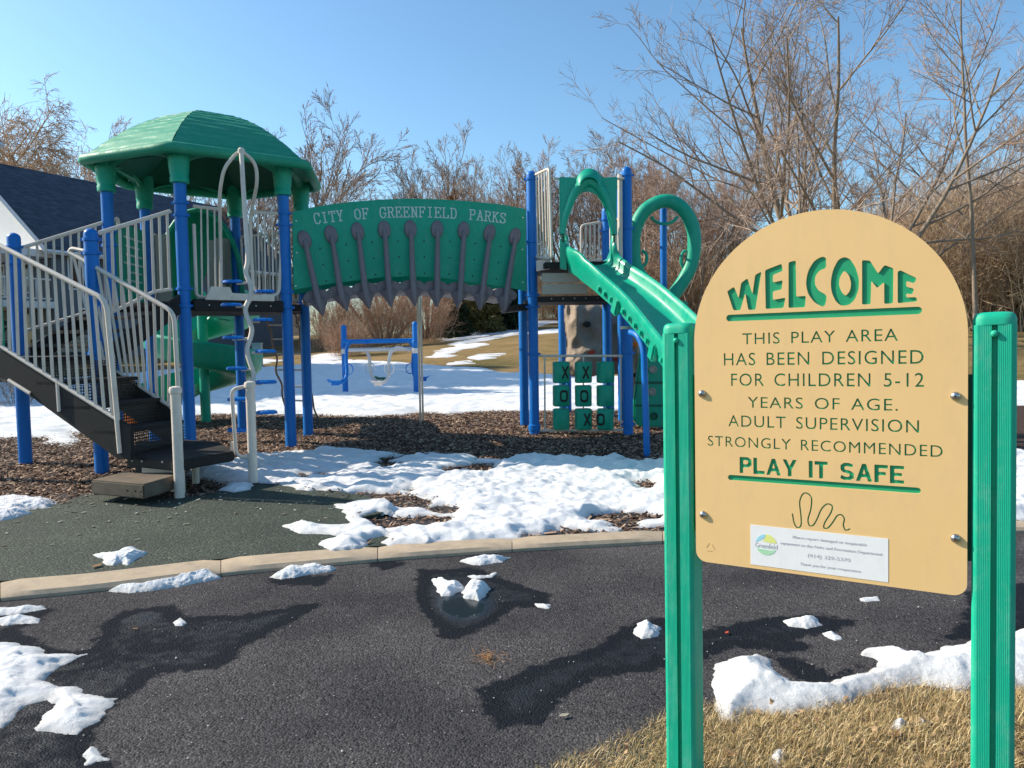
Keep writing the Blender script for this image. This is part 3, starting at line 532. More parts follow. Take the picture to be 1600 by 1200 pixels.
h = rng.uniform(0.012, 0.046, n)*(0.75+0.8*(fbm(gx*7, gy*7)+.5)); yaw = rng.uniform(0, 6.283, n)+0.8*fbm(gx*4, gy*4)*6; lean = rng.uniform(0.5, 1.75, n)
b0 = np.stack([gx, gy, vz(dg, gx, gy)-0.003], 1); dr = np.stack([np.cos(yaw), np.sin(yaw), 0*yaw], 1); sd_ = np.stack([-np.sin(yaw), np.cos(yaw), 0*yaw], 1)*rng.uniform(0.0005, 0.0013, n)[:, None]
m1 = b0+dr*(h*np.sin(lean*.6)*.55)[:, None]; m1[:, 2] += h*np.cos(lean*.6)*.55; t1 = m1+dr*(h*np.sin(lean)*.6)[:, None]; t1[:, 2] += h*np.cos(lean)*.5
V = np.stack([b0-sd_, b0+sd_, m1+sd_*.8, m1-sd_*.8, t1], 1).reshape(-1, 3); i = np.arange(n)[:, None]*5
F = np.concatenate([i+np.array([0, 1, 2]), i+np.array([0, 2, 3]), i+np.array([3, 2, 4])])
tag(link('dry_grass', npmesh('blades', V, F), M['straw']), 'straw coloured dry grass at the foot of the sign', 'grass', kind='stuff')

# ------------------------------------------------------------------ welcome sign
SO = np.array([0.47283178, 1.95446616, 0.90853076]); Sh = np.array([0.84159722, -0.53989807, 0.01497298]); Sh /= np.linalg.norm(Sh)
Sv = np.array([-0.00186625, 0.02481525, 0.99969031]); Sv -= Sh*(Sh@Sv); Sv /= np.linalg.norm(Sv); Sn = np.cross(Sh, Sv)   # Sn faces the viewer
SM = Matrix(((Sh[0], -Sn[0], Sv[0], SO[0]), (Sh[1], -Sn[1], Sv[1], SO[1]), (Sh[2], -Sn[2], Sv[2], SO[2]), (0, 0, 0, 1)))
def S2(x, y):                            # photo point on the panel face, in panel metres
    d = ray(x, y); o = np.array([0, 0, EYE]); t = ((SO-o)@Sn)/(d@Sn); q = o+d*t-SO; return (float(q@Sh), float(q@Sv))
sign = thing('welcome_sign', 'tan welcome notice board with round top between two green posts', 'sign'); sign.matrix_world = SM
def on_sign(o): o.matrix_parent_inverse = Matrix.Identity(4); o.parent = sign; return o
def signobj(mb, name, m, smooth=False, bevel=0): return on_sign(mb.build(name, M[m], None, smooth, bevel))
def poly_spline(cu, pts):
    s = cu.splines.new('POLY'); s.points.add(len(pts)-1); s.use_cyclic_u = True
    for p, q in zip(s.points, pts): p.co = (q[0], q[1], 0, 1)
def rround(P, r=0.004, n=3):             # round the corners of a polygon
    out = []; N = len(P); P = [np.array(p) for p in P]
    for i in range(N):
        a, b, c = P[i-1], P[i], P[(i+1) % N]; u = a-b; v = c-b; lu, lv = np.linalg.norm(u), np.linalg.norm(v); rr = min(r, lu*.4, lv*.4)
        p0 = b+u/lu*rr; p1 = b+v/lv*rr
        for k in range(n+1): t = k/n; out.append((1-t)**2*p0+2*t*(1-t)*b+t*t*p1)
    return out
def strokepoly(P, wd_, caps=4):
    P = [np.array(p, float) for p in P]; Lf = []; Rt = []
    for i in range(len(P)):
        a = P[max(0, i-1)]; b = P[min(len(P)-1, i+1)]; t = b-a; t /= np.linalg.norm(t); nn = np.array([-t[1], t[0]])*wd_/2; Lf.append(P[i]+nn); Rt.append(P[i]-nn)
    t = P[-1]-P[-2]; t /= np.linalg.norm(t); nn = np.array([-t[1], t[0]]); e = [P[-1]+wd_/2*(nn*math.cos(math.pi*k/caps)+t*math.sin(math.pi*k/caps)) for k in range(1, caps)]
    t = P[0]-P[1]; t /= np.linalg.norm(t); nn = np.array([-t[1], t[0]]); s = [P[0]+wd_/2*(nn*math.cos(math.pi*k/caps)+t*math.sin(math.pi*k/caps)) for k in range(1, caps)]
    return Lf+e+Rt[::-1]+s
def text_splines(txt, sw=1.0, csp=1.0):
    c = bpy.data.curves.new('t', 'FONT'); c.body = txt; c.size = 1; c.space_word = sw; c.space_character = csp; c.resolution_u = 4; ob = bpy.data.objects.new('t', c); COL.objects.link(ob)
    bpy.context.view_layer.update(); cu = ob.to_curve(bpy.context.evaluated_depsgraph_get()); out = []
    for s in cu.splines:
        pts = []
        if s.type == 'BEZIER':
            bp = s.bezier_points; N = len(bp)
            for i in range(N):
                a, b = bp[i], bp[(i+1) % N]; p0, p1, p2, p3 = [np.array(q[:2]) for q in (a.co, a.handle_right, b.handle_left, b.co)]
                flat = np.linalg.norm(np.cross(np.append(p1-p0, 0), np.append(p3-p0, 0)))+np.linalg.norm(np.cross(np.append(p2-p0, 0), np.append(p3-p0, 0))) < 1e-5
                for k in range(1 if flat else 4):
                    t = k/(1 if flat else 4); pts.append((1-t)**3*p0+3*(1-t)**2*t*p1+3*(1-t)*t*t*p2+t**3*p3)
        else: pts = [np.array(p.co[:2]) for p in s.points]
        o2 = []
        for p in pts:
            if not o2 or np.linalg.norm(p-o2[-1]) > 1e-4: o2.append(p)
        if np.linalg.norm(o2[0]-o2[-1]) < 1e-4: o2.pop()
        out.append(o2)
    ob.to_curve_clear(); bpy.data.objects.remove(ob); bpy.data.curves.remove(c); return out
def fit(splines, x0, x1, y0, y1):
    A = np.concatenate([np.array(s) for s in splines]); lo = A.min(0); hi = A.max(0)
    return [[np.array([x0+(p[0]-lo[0])/(hi[0]-lo[0])*(x1-x0), y0+(p[1]-lo[1])/(hi[1]-lo[1])*(y1-y0)]) for p in s] for s in splines]
def curve_solid(name, splines, depth, m, y_off, parent_sign=True):
    cu = bpy.data.curves.new(name, 'CURVE'); cu.dimensions = '2D'; cu.fill_mode = 'BOTH'; cu.extrude = depth/2
    for s in splines: poly_spline(cu, s)
    ob = bpy.data.objects.new(name, cu); COL.objects.link(ob); bpy.context.view_layer.update()
    me = bpy.data.meshes.new_from_object(ob.evaluated_get(bpy.context.evaluated_depsgraph_get())); bpy.data.objects.remove(ob)
    me.transform(Matrix.Rotation(R(90), 4, 'X')); me.transform(Matrix.Translation((0, y_off, 0))); me.materials.clear(); me.name = name
    o = link(name, me, m); return on_sign(o) if parent_sign else o
outline = [(0.002, 0.275)]+[(0.306-0.304*math.cos(a), 0.275+0.304*math.sin(a)) for a in np.linspace(0.04, math.pi-0.04, 56)]+[(0.610, 0.275)]
rc = 0.028
outline += [(0.610-rc+rc*math.cos(a), -0.296+rc+rc*math.sin(a)) for a in np.linspace(0, -math.pi/2, 7)]+[(0.002+rc+rc*math.cos(a), -0.296+rc+rc*math.sin(a)) for a in np.linspace(-math.pi/2, -math.pi, 7)]
Z5 = lambda P: [S2(x/4.848+1120, y/4.848+380) for x, y in P]
LET = [[(78, 365), (130, 330), (165, 415), (185, 300), (232, 265), (270, 385), (290, 240), (338, 215), (292, 505), (238, 505), (215, 380), (178, 508), (125, 508)],
       [(365, 205), (490, 155), (500, 210), (425, 240), (425, 298), (500, 280), (490, 350), (425, 365), (425, 430), (520, 412), (505, 490), (370, 498)],
       [(543, 145), (598, 130), (602, 405), (675, 398), (668, 485), (543, 490)],
       [(800, 100), (828, 112), (828, 190), (780, 205), (745, 250), (742, 310), (770, 360), (838, 395), (820, 470), (800, 482), (740, 450), (690, 385), (673, 300), (690, 210), (740, 130)],
       [(965, 103), (1010, 120), (1050, 180), (1078, 270), (1075, 350), (1045, 430), (1000, 470), (940, 475), (900, 440), (868, 370), (862, 290), (880, 200), (920, 125)],
       [(965, 205), (1000, 240), (1018, 300), (1010, 360), (975, 402), (945, 370), (925, 320), (930, 260)],
       [(1100, 128), (1160, 132), (1222, 230), (1270, 165), (1338, 190), (1335, 455), (1268, 460), (1268, 295), (1215, 340), (1170, 285), (1165, 462), (1100, 465)],
       [(1370, 215), (1390, 205), (1515, 265), (1495, 305), (1435, 285), (1435, 330), (1495, 345), (1480, 388), (1435, 380), (1435, 412), (1510, 408), (1520, 440), (1370, 455)]]
front = [outline]+[rround(Z5(p), 0.004 if i not in (3, 4, 5) else 0.012) for i, p in enumerate(LET)]
front.append(strokepoly([(0.094, 0.334), (0.3, 0.3335), (0.514, 0.333)], 0.0165, 6)); front.append(strokepoly([(0.094, -0.0705), (0.3, -0.0702), (0.514, -0.070)], 0.0135, 6))
for txt, x0, x1, y0, y1 in [('THIS PLAY AREA', 0.126, 0.4745, 0.2665, 0.2945), ('HAS BEEN DESIGNED', 0.079, 0.5255, 0.214, 0.2455), ('FOR CHILDREN 5-12', 0.097, 0.5265, 0.1625, 0.194), ('YEARS OF AGE.', 0.138, 0.4745, 0.108, 0.1355),
                            ('ADULT SUPERVISION', 0.089, 0.5168, 0.0595, 0.0885), ('STRONGLY RECOMMENDED', 0.036, 0.563, 0.0075, 0.034)]:
    front += fit(text_splines(txt, 1.5, 1.12), x0, x1, y0, y1)
# PLAY IT SAFE, cut with a wide cutter
WB = {'P': [[(0, 0), (0.26, 0), (0.26, .36), (.6, .36), (.86, .52), (.86, .84), (.6, 1), (0, 1)], [(.27, .56), (.52, .56), (.6, .62), (.6, .75), (.52, .8), (.27, .8)]],
      'L': [[(0, 0), (.78, 0), (.78, .22), (.26, .22), (.26, 1), (0, 1)]],
      'A': [[(0, 0), (.25, 0), (.33, .22), (.67, .22), (.75, 0), (1, 0), (.62, 1), (.38, 1)], [(.41, .42), (.59, .42), (.5, .7)]],
      'Y': [[(.34, 0), (.6, 0), (.6, .4), (.94, 1), (.68, 1), (.47, .62), (.26, 1), (0, 1), (.34, .4)]],
      'I': [[(0, 0), (.26, 0), (.26, 1), (0, 1)]], 'T': [[(.29, 0), (.55, 0), (.55, .79), (.84, .79), (.84, 1), (0, 1), (0, .79), (.29, .79)]],
      'S': [[(0, .1), (.25, 0), (.6, 0), (.85, .15), (.85, .42), (.62, .56), (.28, .62), (.26, .75), (.38, .81), (.75, .74), (.8, .92), (.55, 1), (.25, 1), (.02, .86), (.02, .58), (.22, .44), (.58, .37), (.6, .26), (.5, .2), (.3, .2), (.08, .3)]],
      'F': [[(0, 0), (.26, 0), (.26, .4), (.68, .4), (.68, .6), (.26, .6), (.26, .79), (.8, .79), (.8, 1), (0, 1)]],
      'E': [[(0, 0), (.82, 0), (.82, .2), (.26, .2), (.26, .41), (.7, .41), (.7, .6), (.26, .6), (.26, .8), (.82, .8), (.82, 1), (0, 1)]]}
wd_ = {'P': .86, 'L': .78, 'A': 1.0, 'Y': .94, 'I': .26, 'T': .84, 'S': .85, 'F': .8, 'E': .82, ' ': .55}
raw = []; xo = 0
for ch in 'PLAY IT SAFE':
    for s in WB.get(ch, []): raw.append([(xo+x, y) for x, y in s])
    xo += wd_[ch]+0.12
front += [rround(s, 0.0015, 2) for s in fit(raw, 0.117, 0.487, -0.0575, -0.0165)]
worm = [(562, 305), (575, 380), (605, 426), (638, 400), (635, 300), (625, 200), (650, 130), (690, 118), (730, 160), (725, 260), (700, 350), (712, 405), (745, 405), (780, 350), (820, 260), (870, 215), (915, 232), (905, 290), (850, 380), (842, 425), (875, 430), (920, 380), (960, 320), (1000, 312), (1025, 350), (1015, 400), (1035, 448), (1072, 438)]
front.append(strokepoly(curve_pts([S2(x/5.714+1140, y/5.714+750) for x, y in worm], 4), 0.0034))
curve_solid('engraved_face', front, 0.0034, M['signtan'], 0.0017)
curve_solid('core_panel', [outline], 0.0086, M['green_core'], 0.0034+0.0043+0.0001)
curve_solid('back_panel', [outline], 0.004, M['signtan'], 0.0122+0.002)
for x, y in [(1097, 615), (1099, 804), (1493, 619), (1493, 841)]:
    u, v = S2(x, y); b = MB().lathe((u, 0.0, v), [(0.0102, 0.0), (0.0098, 0.003), (0.0075, 0.0062), (0.004, 0.0078), (0.0012, 0.0082)], 20, ax=((1, 0, 0), (0, 0, 1), (0, -1, 0)))
    sc_ = signobj(b, 'bolt', 'screw', True)
    h_ = MB().lathe((u, -0.0079, v), [(0.0024, 0), (0.0024, 0.0006)], 6, ax=((1, 0, 0), (0, 0, 1), (0, -1, 0))).build('socket', M['dark']); h_.parent = sc_
for x0, x1, vt in ((-0.0885, -0.006, 0.328), (0.6175, 0.6985, 0.324)):
    w_ = x1-x0; xm = (x0+x1)/2; g = 0.0055; q = 0.012; y0 = 0.0; y1 = w_*0.98+0.0
    prof = [(x0+q, y0), (xm-g, y0), (xm-g, y0+0.012), (xm+g, y0+0.012), (xm+g, y0), (x1-q, y0)]
    prof += [(x1-q+q*math.sin(a), y0+q-q*math.cos(a)) for a in np.linspace(0.2, math.pi/2, 5)]+[(x1-q+q*math.cos(a), y1-q+q*math.sin(a)) for a in np.linspace(0, math.pi/2, 5)]
    prof += [(x0+q-q*math.sin(a), y1-q+q*math.cos(a)) for a in np.linspace(0, math.pi/2, 5)]+[(x0+q-q*math.cos(a), y0+q-q*math.sin(a)) for a in np.linspace(0, math.pi/2-0.2, 5)]
    # fine flutes on the flat faces
    pf = []
    for a, b in zip(prof, prof[1:]+prof[:1]):
        pf.append(a)
        if a[1] == b[1] == y0 and abs(b[0]-a[0]) > 0.015:
            nfl = 7
            for k in range(1, nfl*2): t = k/(nfl*2); pf.append((a[0]+(b[0]-a[0])*t, y0+(0.00035 if k % 2 else 0.0)))
    base = -1.25
    mb = MB().prism([(x, y, base) for x, y in pf], (0, 0, vt-0.028-base)); ps = signobj(mb, 'post', 'green_post')
    capv = []
    for (k, (zz_, inset)) in enumerate([(vt-0.028, 0.0), (vt-0.016, 0.0), (vt-0.006, 0.003), (vt-0.0015, 0.009), (vt, 0.02)]):
        cxm, cym = xm, (y0+y1)/2; hw = w_/2-inset; rr_ = 0.016; ring = []
        for k2 in range(24):
            a = 2*math.pi*k2/24+0.13; c, s = math.cos(a), math.sin(a); p = 5.0; rad = (abs(c)**p+abs(s)**p)**(-1/p); ring.append((cxm+hw*rad*c, cym+hw*rad*s, zz_))
        capv.append(ring)
    mb = MB().strip(capv, closed_u=True); mb.f.append(tuple(len(mb.v)-24+i for i in range(24))); cp = mb.build('post_cap', M['green_post'], None, True); cp.parent = ps
    bt = MB().lathe((xm, 0, vt-0.047), [(0.0075, 0.0), (0.0072, 0.003), (0.0045, 0.006), (0.001, 0.0068)], 16, ax=((1, 0, 0), (0, 0, 1), (0, -1, 0))).build('post_button', M['green_post'], None, True); bt.parent = ps
for x0, x1, z0, z1 in ((0.598, 0.6172, -0.22, 0.19), (-0.0055, 0.012, -0.22, 0.19)): signobj(MB().box(((x0+x1)/2, 0.026, (z0+z1)/2), (x1-x0, 0.018, z1-z0)), 'bracket', 'green_dark')
# sticker
st_c = [S2(1173, 822), S2(1387, 840), S2(1388, 907), S2(1172, 884)]
x0, x1, y0, y1 = 0.1432, 0.4550, -0.2865, -0.1855
stk = signobj(MB().box(((x0+x1)/2, -0.0004, (y0+y1)/2), (x1-x0, 0.0006, y1-y0)), 'sticker', 'sticker')
def stick(o): on_sign(o); o.parent = stk; o.matrix_parent_inverse = Matrix.Identity(4); return o
for txt, a, b, c, d in [('Please report damaged or inoperable', 0.245, 0.41, -0.2105, -0.2015), ('equipment to the Parks and Recreation Department', 0.216, 0.443, -0.2285, -0.2195), ('(414) 329-5370', 0.280, 0.375, -0.2525, -0.2415), ('Thank you for your cooperation', 0.262, 0.397, -0.2740, -0.2655)]:
    stick(curve_solid('sticker_text', fit(text_splines(txt), a, b, c, d), 0.0003, M['ink'], -0.0010))
lc = np.array([0.182, -0.232]); rl_ = 0.026
M['lg_blue'] = mat('logo_blue', (0.35, 0.68, 0.80), 0.5); M['lg_yel'] = mat('logo_yellow', (0.75, 0.78, 0.25), 0.5); M['lg_grn'] = mat('logo_green', (0.40, 0.70, 0.45), 0.5)
arc = lambda a, b, n_=14, r=rl_: [lc+r*np.array([math.cos(t), math.sin(t)]) for t in np.linspace(R(a), R(b), n_)]
stick(curve_solid('logo_sky', [arc(95, 172)+[lc+np.array([-0.012, 0.012]), lc+np.array([-0.004, 0.016])]], 0.0003, M['lg_blue'], -0.0010))
stick(curve_solid('logo_sun', [arc(12, 92)+[lc+np.array([-0.003, 0.015]), lc+np.array([-0.010, 0.0085]), lc+np.array([0.005, 0.006])]], 0.0003, M['lg_yel'], -0.0010))
stick(curve_solid('logo_field', [arc(205, 335)+[lc+np.array([0.01, -0.0135]), lc+np.array([-0.008, -0.012])]], 0.0003, M['lg_grn'], -0.0010))
stick(curve_solid('logo_text', fit(text_splines('Greenfield'), lc[0]-0.027, lc[0]+0.027, lc[1]-0.009, lc[1]+0.003), 0.0003, M['ink'], -0.0010))
# recycling triangle, lightly scored at the lower left corner
M['score'] = mat('scored_line', (0.45, 0.30, 0.13), 0.6)
rcx, rcy = S2(1110, 856); tri = [np.array([rcx+0.017*math.cos(R(90+120*k)), rcy+0.017*math.sin(R(90+120*k))]) for k in range(3)]
for k in range(3):
    a, b = tri[k], tri[(k+1) % 3]; signobj(MB().box(((a[0]*.82+b[0]*.18+a[0]*.3+b[0]*.7)/2, -0.0002, (a[1]*.82+b[1]*.18+a[1]*.3+b[1]*.7)/2), (np.linalg.norm(b-a)*.52, 0.0004, 0.0012), ax=((*(((b-a)/np.linalg.norm(b-a))[[0]]), 0, (b-a)[1]/np.linalg.norm(b-a)), (0, 1, 0), (-(b-a)[1]/np.linalg.norm(b-a), 0, (b-a)[0]/np.linalg.norm(b-a)))), 'recycling_mark', 'score')

# ------------------------------------------------------------------ railings
def railing(name, parent, TA, TB, BA, BB, nb, r=0.016, rb=0.0135, m='tan', roundr=0.05, label=None, curved_end=None):
    TA, TB, BA, BB = [np.array(p, float) for p in (TA, TB, BA, BB)]
    loop = rround3([TA, TB, BB, BA], roundr)
    f = tube(name, loop, r, M[m], parent, 8, closed=True)
    for k in range(nb):
        t = (k+1)/(nb+1); tube('baluster', [BA+(BB-BA)*t, TA+(TB-TA)*t], rb, M[m], f, 6)
    return f
def rround3(P, r, n=4):
    out = []; N = len(P)
    for i in range(N):
        a, b, c = P[i-1], P[i], P[(i+1) % N]; u = a-b; v = c-b; lu, lv = np.linalg.norm(u), np.linalg.norm(v); rr = min(r, lu*.45, lv*.45); p0 = b+u/lu*rr; p1 = b+v/lv*rr
        for k in range(n+1): t = k/n; out.append((1-t)**2*p0+2*t*(1-t)*b+t*t*p1)
    return out
def bend(P, r=0.08, n=5):                 # open polyline with rounded corners
    P = [np.array(p, float) for p in P]; out = [P[0]]
    for i in range(1, len(P)-1):
        a, b, c = P[i-1], P[i], P[i+1]; u = a-b; v = c-b; lu, lv = np.linalg.norm(u), np.linalg.norm(v); rr = min(r, lu*.45, lv*.45); p0 = b+u/lu*rr; p1 = b+v/lv*rr
        for k in range(n+1): t = k/n; out.append((1-t)**2*p0+2*t*(1-t)*b+t*t*p1)
    return out+[P[-1]]

# ------------------------------------------------------------------ covered hexagonal tower
HX = [np.array(p) for p in [(-4.44, 8.45), (-3.46, 8.05), (-2.60, 8.80), (-2.68, 9.85), (-3.68, 10.25), (-4.55, 9.55)]]
HC = np.mean(HX, axis=0); DZ = 1.66
tower = thing('covered_play_tower', 'hexagonal play tower under a ribbed green domed roof on blue posts', 'play tower', (*HC, 0))
for i, p in enumerate(HX):
    post('post', p[0], p[1], -0.1, 3.0, tower, dome=False)
    for z in ((DZ-0.06, DZ+0.12, 2.55, 2.68) if i in (1, 2) else (DZ+0.05, 2.3, 2.45)): clamp(p[0], p[1], z, tower)
def inner(k, f): return HC+(HX[k % 6]-HC)*f
mb = MB().prism([(*inner(k, 0.97), DZ-0.10) for k in range(6)], (0, 0, 0.10)); mb.build('deck', M['black'], tower, bevel=0.008)
EDG = [(1, 2)]
for a, b in ((1, 2),):
    A, B = HX[a], HX[b]; u = (B-A)/np.linalg.norm(B-A); nrm = np.array([u[1], -u[0]])
    mb = MB().box((*((A+B)/2+nrm*0.05), DZ-0.05), (np.linalg.norm(B-A)-0.14, 0.06, 0.13), ax=((*u, 0), (*nrm, 0), (0, 0, 1))); mb.build('deck_edge', M['black'], tower, bevel=0.01)
    for k in range(5): q = A+(B-A)*(0.2+0.15*k)+nrm*0.083; MB().lathe((*q, DZ-0.05), [(0.009, 0), (0.006, 0.006)], 8, ax=((*u, 0), (0, 0, 1), (*nrm, 0))).build('rivet', M['screw'], tower)
    q1 = A+(B-A)*0.16+nrm*0.075; q2 = A+(B-A)*0.84+nrm*0.075
    mb = MB().prism([(*q1, DZ+0.005), (*q2, DZ+0.005), (*q2, DZ+0.075), (*(A+(B-A)*0.42+nrm*0.075), DZ+0.085), (*(A+(B-A)*0.40+nrm*0.075), DZ+0.15), (*(A+(B-A)*0.22+nrm*0.075), DZ+0.15)], (*(nrm*0.02), 0)); mb.build('kick_plate', M['tan'], tower, bevel=0.006)
# roof: six ribbed sectors
RD = [(p-HC)/np.linalg.norm(p-HC) for p in HX]; RR = 1.35; EZ = 3.22; AZ2 = 3.90; TOPR = 0.10
def roof_h(t):                            # t 0 at eave, 1 at top
    return EZ+(AZ2-EZ)*math.sin(t*math.pi/2*0.98)**0.92
NR = 13
for k in range(6):
    a, b = RD[k], RD[(k+1) % 6]; rows = []
    for i in range(NR*3+1):
        t = i/(NR*3); rr = RR*(1-t)+TOPR*t; ph = (i % 3); off = (0.0 if ph == 0 else (-0.004 if ph == 1 else -0.006)); z = roof_h(t)
        if ph == 0 and i > 0: rows.append([(*(HC+(a*(1-s)+b*s)*rr*1.006), z-0.006-0.0025*((k*7+i*5+int(s*9)) % 3)+0.003*math.sin(s*9+i)) for s in np.linspace(0.004, 0.996, 25)])
        rows.append([(*(HC+(a*(1-s)+b*s)*(rr-0.001)), z+off*(0.6+0.4*((i+int(s*9)) % 2))+0.003*math.sin(s*9+i)) for s in np.linspace(0.004, 0.996, 25)])
    MB().strip(rows).build('roof_panel', M['green_roof'], tower, False)
MB().lathe((*HC, AZ2-0.012), [(TOPR*1.05, -0.01), (TOPR*0.9, 0.012), (0.05, 0.02), (0.01, 0.024)], 12).build('roof_cap', M['green_roof'], tower, True)
eave = []
for k in range(6):
    a, b = RD[k], RD[(k+1) % 6]
    for s in np.linspace(0.03, 0.97, 8): p = HC+(a*(1-s)+b*s)*RR; eave.append(np.array([p[0], p[1], EZ-0.015-0.0*s]))
tube('eave_rim', eave, 0.056, M['green_roof'], tower, 14, closed=True)
# sleeves and arched skirts
for k in range(6):
    p = HX[k]; MB().lathe((*p, 2.88), [(0.082, 0), (0.094, 0.006), (0.096, 0.06), (0.090, 0.07), (0.098, 0.12), (0.112, 0.30), (0.118, 0.40)], 20).build('post_sleeve', M['green'], tower, True)
    A, B = HX[k], HX[(k+1) % 6]; u = (B-A)/np.linalg.norm(B-A); nrm = np.array([u[1], -u[0]]); rowsf = []; L_ = np.linalg.norm(B-A)
    outs = []
    for s in np.linspace(0, 1, 25):
        q = A+(B-A)*s; e = abs(2*s-1); x_ = max(0, (e-0.0)); low = 2.98+0.24*(1-x_**3.2)**0.6 if x_ < 1 else 2.98
        q2 = HC+(RD[k]*(1-s)+RD[(k+1) % 6]*s)*(RR-0.05); top = 3.26
        rowsf.append([(*(q-nrm*0.03), low+0.01), (*(q-nrm*0.0), low-0.012), (*(q+nrm*0.035), low+0.008), (*(q+nrm*0.05), (low+top)/2+0.02), (*q2, top)])
    MB().strip(rowsf).build('arched_skirt', M['green_roof'], tower, True)
    rows = []
    for t in np.linspace(0, 1, 8):
        rr = (1-t*0.9); rows.append([(*(HC+(HX[k]-HC)*rr*(1-s)+(HX[(k+1) % 6]-HC)*rr*s), 3.2+0.55*math.sin(t*1.5)) for s in np.linspace(0, 1, 5)])
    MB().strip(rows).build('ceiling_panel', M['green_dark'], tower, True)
# barriers on the front-right side (posts 1-2)
A, B = HX[1], HX[2]; V12 = lambda x, y: VP(x, y, A, B)
_n12 = np.array([(HX[2]-HX[1])[1], -(HX[2]-HX[1])[0]]); _n12 /= np.linalg.norm(_n12)
def V12o(x, y):
    o_ = 0.42*float(np.clip((345-y)/60, 0, 1)); return VP(x, y, HX[1]+_n12*o_, HX[2]+_n12*o_)
def ubar(pts, r=0.019, m='tan', name='guard_bar', fn=None): return tube(name, bend([(fn or V12)(*p) for p in pts], 0.09), r, M[m], tower, 8)
ubar([(303, 350), (307, 462), (318, 465), (345, 464), (345, 400), (343, 300), (350, 262), (375, 233), (400, 255), (402, 285), (391, 340), (393, 400), (396, 450), (407, 462), (436, 462), (439, 400), (438, 352), (440, 348)], fn=V12o)
ubar([(302, 322), (343, 327)]); ubar([(392, 331), (438, 334)])
for x, y0, y1 in ((314, 324, 464), (324, 325, 465), (335, 326, 465), (403, 333, 455), (413, 334, 462), (425, 334, 462)): ubar([(x, y0), (x+2, y1)], 0.010, name='baluster')
# side barriers
def side(k, n_, z0=DZ+0.08, z1=2.62, lab=None):
    A, B = HX[k], HX[(k+1) % 6]; u = (B-A)/np.linalg.norm(B-A)*0.085; return railing('guard_rail', tower, (*(A+u), z1), (*(B-u), z1), (*(A+u), z0), (*(B-u), z0), n_)
side(3, 7); 
# green play panel on the far left side
A, B = HX[5], HX[0]; u = (B-A)/np.linalg.norm(B-A)
mb = MB().box((*((A+B)/2), 2.15), (np.linalg.norm(B-A)-0.16, 0.02, 0.9), ax=((*u, 0), (u[1], -u[0], 0), (0, 0, 1))); pp = mb.build('play_panel', M['green'], tower, bevel=0.004)
for i in range(7):
    mb = MB().box((*((A+B)/2+np.array([u[1], -u[0]])*-0.014+u*(-0.1+0.03*(i % 2))), 1.85+0.1*i), (0.55-0.08*(i % 3), 0.006, 0.022), ax=((*u, 0), (u[1], -u[0], 0), (0, 0, 1))); mb.build('raised_line', M['letter'], pp)
# tan entrance panels to the spiral slide
for a_, b_, w2 in ((HX[4], HX[5], 0.2), (HX[5], HX[4], 0.2)):
    u = (b_-a_)/np.linalg.norm(b_-a_); c_ = a_+u*(0.08+w2/2); MB().box((*c_, 2.13), (w2, 0.05, 0.92), ax=((*u, 0), (u[1], -u[0], 0), (0, 0, 1))).build('entrance_panel', M['tan_dk'], tower, bevel=0.015)
u = np.array([0.25, 1.0]); u /= np.linalg.norm(u)
c_ = VP(352, 420, HX[3], HX[4]); MB().box((c_[0], c_[1]-0.3, 2.12), (0.20, 0.05, 0.86), ax=((1, .2, 0), (-.2, 1, 0), (0, 0, 1))).build('entrance_panel', M['tan_dk'], tower, bevel=0.015)

# ------------------------------------------------------------------ stairs
Fp = np.array([-3.98, 7.25]); Ep = np.array([-5.11, 7.86])
LN = np.array([-4.29, 6.46])               # near corner of the landing
N0 = np.array([-3.16, 6.04]); R0 = np.array([-2.99, 6.85])
stairs = thing('stairway', 'two flight black play stairs with tan handrails climbing to the covered tower', 'stairs', (-4, 7, 0))
post('post', Fp[0], Fp[1], -0.1, 2.30, stairs); post('post', Ep[0], Ep[1], -0.1, 2.36, stairs)
LZ = 1.10
Lfar = Ep+(LN-Fp)
post('post', Lfar[0], Lfar[1], -0.1, 2.36, stairs)
for p, zs in ((Fp, (2.20, 2.07, 1.12)), (Ep, (2.22, 2.05, 1.12)), (Lfar, (2.2, 1.12))):
    for z in zs: clamp(p[0], p[1], z, stairs)
MB().prism([(*LN, LZ-0.09), (*Lfar, LZ-0.09), (*Ep, LZ-0.09), (*Fp, LZ-0.09)], (0, 0, 0.09)).build('landing', M['black'], stairs, bevel=0.008)
nV = lambda x, y: VP(x, y, LN, N0)
# near stringer
sp = [nV(205, 718), nV(184, 718), nV(12, 594), nV(-30, 580), nV(-30, 546), nV(14, 548), nV(205, 668)]
thk = np.array([0.02, 0.05, 0]); MB().prism(sp, thk*0.6).build('stringer', M['black'], stairs, bevel=0.004)
fV = lambda x, y: VP(x, y, Fp, R0)
sp = [fV(283, 705), fV(262, 690), fV(150, 610), fV(150, 565), fV(175, 575), fV(283, 650)]
MB().prism(sp, -thk*0.6).build('stringer', M['black'], stairs, bevel=0.004)
# tan cap under the stringer top
tube('stringer_cap', [nV(14, 594), nV(48, 615)], 0.018, M['tan'], stairs, 6)
